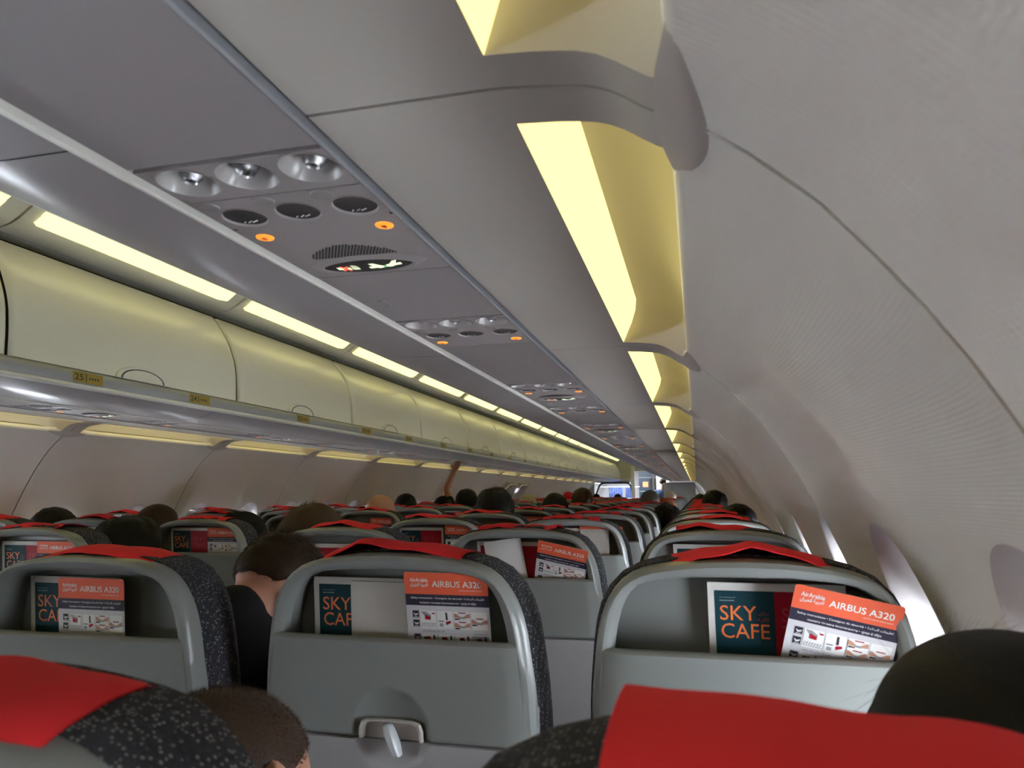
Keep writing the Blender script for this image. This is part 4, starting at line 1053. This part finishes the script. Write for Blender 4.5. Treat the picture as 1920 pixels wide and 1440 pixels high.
person('person in a red cap far across the aisle', S_(-1, 0, 13), (-.44, 10.5), .022, 'light', 'black', 'farthin', 'grey', .016, cap='red')
person('person with round brown hair far along the near-side aisle seats', S_(1, 0, 7), (.44, 6.15), .032, 'light', 'chestnut', 'full', 'grey', .012)
person('person with grey hair beside the galley view', S_(1, 1, 8), (.95, 7.1), .020, 'light', 'grey', 'short', 'navy', .012, k=1.08)
person('person with white hair in front of the grey partition', S_(1, 1, 16), (.94, 12.95), .030, 'light', 'white', 'far', 'white', .018, k=1.1)
person('bald orange-lit person below the white hair', S_(1, 1, 9), (1.09, 7.9), -.055, 'light', 'ginger', 'farthin', 'grey', .014)  # thin orange-coloured layer over the crown
person('person with dark curly hair between middle and window seats', S_(1, 1, 5), (1.20, 4.66), -.082, 'tan', 'black', 'curly', 'black', .010)
person('person with black hair by the near sidewall, far along', S_(1, 2, 6), (1.515, 5.55), .002, 'tan', 'black', 'full', 'black', .012, neck=(1.46, 5.56, -.25))
person('person with black hair low against the near sidewall', S_(1, 2, 3), (1.555, 3.45), -.058, 'tan', 'black', 'far', 'black', .012, roll=.3, neck=(1.46, 3.42, -.30))
person('person with brown hair at the end of the window seats', S_(1, 2, 12), (1.43, 9.9), -.004, 'light', 'brown', 'farthin', 'grey', .018)
person('person with dark hair under the far glazed divider', S_(-1, 1, 22), (-.95, 17.3), -.012, 'tan', 'black', 'far', 'black', .02)
person('person with dark hair at the aisle end of the glazed divider', S_(-1, 0, 22), (-.44, 17.3), -.014, 'tan', 'black', 'far', 'black', .02)
def attendant():
    org = Vector((.40, 21.2, FLOOR)); t = thing('person', 'cabin attendant in a blue shirt standing by the galley', 'person', org)
    H = head_matrix(Vector((.06, 0, 1.60)), -.8, .15); B = Body(); add_head(B, H); B.cap((.05, -.02, 1.55), (.03, -.02, 1.42), .055, .06); G = Body()
    for Q, g in ((B, 0), (G, .01)):
        Q.ell((0, 0, .92), (.16+g, .12+g, .13+g)); Q.ell((0, 0, 1.10), (.14+g, .10+g, .16+g)); Q.ell((.01, 0, 1.27), (.17+g, .115+g, .16+g))
        for s in (1, -1): Q.cap((.02, 0, 1.37), (s*.17, 0, 1.34), .06+g, .055+g); Q.cap((s*.085, 0, .88), (s*.09, .02, .48), .08+g, .055+g); Q.cap((s*.09, .02, .48), (s*.09, 0, .09), .055+g, .04+g)
    for s in (1, -1):
        B.cap((s*.18, 0, 1.33), (s*.22, .03, 1.06), .045, .038); B.cap((s*.22, .03, 1.06), (s*.17, .22, 1.0), .038, .027); hand(B, (s*.17, .22, 1.0), (-s*.4, .9, 0), (0, 0, 1)); G.cap((s*.18, 0, 1.33), (s*.21, .02, 1.10), .055, .05); B.ell((s*.09, .06, .04), (.045, .12, .04))
    B.build('body', .016, SKIN['light'], t); G.build('clothing', .016, CLOTH['blue'], t); add_hair(t, H, STY['far'], HAIR['brown'], 5)
attendant()

# ------------------------------------------------------------------ row number labels on the far rail
rail_far = bpy.data.objects['trim_3']
ly = [1.965, 2.534, 3.35, 4.10, 4.79]
while len(ly) < 24: ly.append(ly[-1]+.722)
for i, y in enumerate(ly):
    x = -.5985
    mb = MB(); mb.add([(-.6055, y-.06, .376), (-.6055, y+.06, .376), (-.6095, y+.06, .413), (-.6095, y-.06, .413)], [(0, 1, 2, 3)])
    xf = lambda z: lerp(-.6055, -.6095, (z-.376)/.037)+.009
    mb = MB(); mb.add([(xf(z), y+d, z) for d, z in ((-.062, .376), (.062, .376), (.062, .412), (-.062, .412))], [(0, 1, 2, 3)])
    o = obj('row_label', mb, M['yellow'], rail_far)
    if i < 10:
        l = MB(); vs, fs = text_mb(str(25-i), 1.0, .01); x0, x1 = min(p[0] for p in vs), max(p[0] for p in vs); z0, z1 = min(p[1] for p in vs), max(p[1] for p in vs)
        l.add([(xf(.384+(p[1]-z0)/(z1-z0)*.022)+.0008, y-.056+(p[0]-x0)/(x1-x0)*.036, .384+(p[1]-z0)/(z1-z0)*.022) for p in vs], fs)
        q = lambda a, b, c, d: l.add([(xf(z)+.0008, y+yy, z) for yy, z in ((a, c), (b, c), (b, d), (a, d))], [(0, 1, 2, 3)])
        q(-.011, -.007, .381, .408)
        for j in range(4): q(.004+.011*j, .010+.011*j, .390, .398)
        obj('lettering', l, M['ink'], o)

# ------------------------------------------------------------------ emergency exit hatch panel on the far sidewall
t = thing('exit_hatch', 'pale emergency exit hatch with two handle covers and a lit sign', 'exit hatch', (0, 11.75, 0))
def wp(y, z, d): return (-(wallx(11.75+y, z)-d), y, z)
mb = MB(); mb.grid([[wp(y, z, .03 - .03*(abs(u) > .99 or z > .19)) for y, u in ((-.80, -1), (-.78, -.9), (-.4, 0), (0, 0), (.4, 0), (.78, .9), (.80, 1))] for z in (-.10, -.05, 0, .05, .10, .15, .185, .195)])
obj('hatch_panel', mb, M['exitp'], t)
for y0 in (-.42, .40):
    mb = MB(); loop = [wp(y0+a, z, .042) for a, z in ((-.34, -.08), (-.30, .06), (-.18, .150), (.22, .158), (.30, .14))]
    c = obj('handle_cover', MB().tube(loop, .010, 6), M['strip'], t)
    mb = MB(); mb.add([wp(y0+a-.05, z, .036) for a, z in ((-.05, .095), (.03, .095), (.09, .125), (.02, .125))], [(0, 1, 2, 3)]); obj('handle_slot', mb, M['ink'], c)
mb = MB(); mb.add([wp(y, z, .04) for y, z in ((.0, .02), (.24, .02), (.24, .095), (.0, .095))], [(0, 1, 2, 3)]); obj('sign', mb, M['lit'], t)

# ------------------------------------------------------------------ front of the cabin
YF = 20.25
mb = MB(); mb.box(-1.74, -.27, YF, YF+.03, FLOOR, -.16); mb.box(-1.74, -1.40, YF, YF+.03, -.16, .33); mb.box(-.36, -.27, YF, YF+.03, -.16, .33); mb.box(-1.5, -.27, YF, YF+.03, .31, .36)
pd = struct('wall_divider', mb, M['partition'])
fr = MB(); fr.tube([(-1.39, YF, -.15), (-1.38, YF, -.08), (-1.25, YF, .24), (-1.19, YF, .285), (-1.10, YF, .30), (-.52, YF, .30), (-.44, YF, .285), (-.40, YF, .24), (-.31, YF, -.08), (-.30, YF, -.15), (-1.39, YF, -.15)], .028, 8); obj('divider_frame', fr, M['dpartition'], pd)
pn = MB(); pn.add([(-1.38, YF+.01, -.13), (-.31, YF+.01, -.13), (-.42, YF+.01, .29), (-1.22, YF+.01, .29)], [(0, 1, 2, 3)]); obj('divider_pane', pn, M['glass'], pd)
for i, (x0, x1) in enumerate(((-1.20, -.78), (-.70, -.42))):
    mb = MB(); rows = []
    for z in (-1.2, -.6, .0, .19): rows.append([(lerp(x0, x1, k/48), 22.0+.045*math.sin(k*1.05+z), z) for k in range(49)])
    mb.grid(rows); o = obj('galley_curtain', mb, M['curtain']); tag(o, 'pleated blue curtain %s' % ('beside the far sidewall beyond the glazed divider' if i == 0 else 'next to the galley beyond the glazed divider'), 'curtain', 'galley curtains')
rl = MB().tube([(-1.6, 22.0, .20), (-.28, 22.0, .20)], .012, 8); o = obj('curtain_rail', rl, M['strip']); tag(o, 'pale rail carrying the blue galley curtains', 'rail')
struct('wall_galley', MB().box(-1.75, 1.75, 23.2, 23.25, FLOOR, 1.0), M['reveal'])
mb = MB(); mb.box(-.36, -.27, 20.1, 20.22, FLOOR, .96); struct('column', mb, M['strip'])
mb = MB(); mb.box(.17, .21, 20.9, 21.0, FLOOR, .96); struct('column', mb, M['reveal'])
mb = MB(); mb.box(-1.45, .60, 20.22, 20.27, .62, .98); mb.box(-1.45, -.36, 20.22, 20.27, .36, .62); struct('lintel', mb, M['bin'])
t = thing('galley_unit', 'dark blue galley unit with an orange screen at the cabin front', 'galley unit', (0, 22.6, FLOOR))
obj('unit_body', MB().box(-.34, .19, 0, .5, 0, 2.2), M['galley'], t)
obj('screen', MB().box(-.22, -.06, -.02, .0, 1.50, 1.66), M['screen'], t)
for z in (1.02, 1.36, 1.78): obj('shelf_edge', MB().box(-.33, .18, -.015, 0, z, z+.02), M['rail'], t)
obj('compartment_door', MB().box(.0, .17, -.015, 0, 1.40, 1.75), M['gap'], t); obj('counter', MB().box(-.34, .19, -.10, 0, .98, 1.02), M['white'], t)
mb = MB(); mb.box(.50, 1.36, 20.15, 20.18, FLOOR, .20); mb.add([(.50, 20.15, .20), (1.36, 20.15, .20), (1.33, 20.15, .285), (.53, 20.15, .285), (.50, 20.18, .20), (1.36, 20.18, .20), (1.33, 20.18, .285), (.53, 20.18, .285)], [(0, 1, 2, 3), (4, 5, 6, 7), (2, 3, 7, 6), (0, 3, 7, 4), (1, 2, 6, 5)])
mb.box(1.36, 1.72, 20.15, 20.18, FLOOR, -.2)
p = struct('wall_partition', mb, M['partition'])
e = MB().tube([(.50, 20.15, -.3), (.50, 20.15, .20), (.535, 20.15, .285), (1.33, 20.15, .285), (1.365, 20.15, .20), (1.60, 20.15, -.25)], .010, 6); obj('partition_edge', e, M['dpartition'], p)
e = MB().tube([(.62, 20.145, .20), (.74, 20.145, .20), (.74, 20.145, -.1), (.62, 20.145, -.1), (.62, 20.145, .20)], .005, 5); obj('hatch_outline', e, M['rail'], p)
struct('wall_wardrobe', MB().box(.21, .60, 22.2, 22.24, FLOOR, .62), M['bag'])
def area(name, loc, sx, sy, power, col):
    l = bpy.data.lights.new(name, 'AREA'); l.shape = 'RECTANGLE'; l.size = sx; l.size_y = sy; l.energy = power; l.color = col
    o = bpy.data.objects.new(name, l); C.objects.link(o); o.location = loc; return o
area('galley_lamp', (-.6, 21.3, .85), 1.2, .6, 90, (.85, .92, 1))
area('galley_lamp', (.6, 21.4, .85), .8, .6, 10, (1, .95, .85))

# ------------------------------------------------------------------ raise everything so the floor lies at zero
for o in list(bpy.data.objects):
    if o.parent is None and o.users_collection: o.location.z -= FLOOR
bpy.context.view_layer.update()
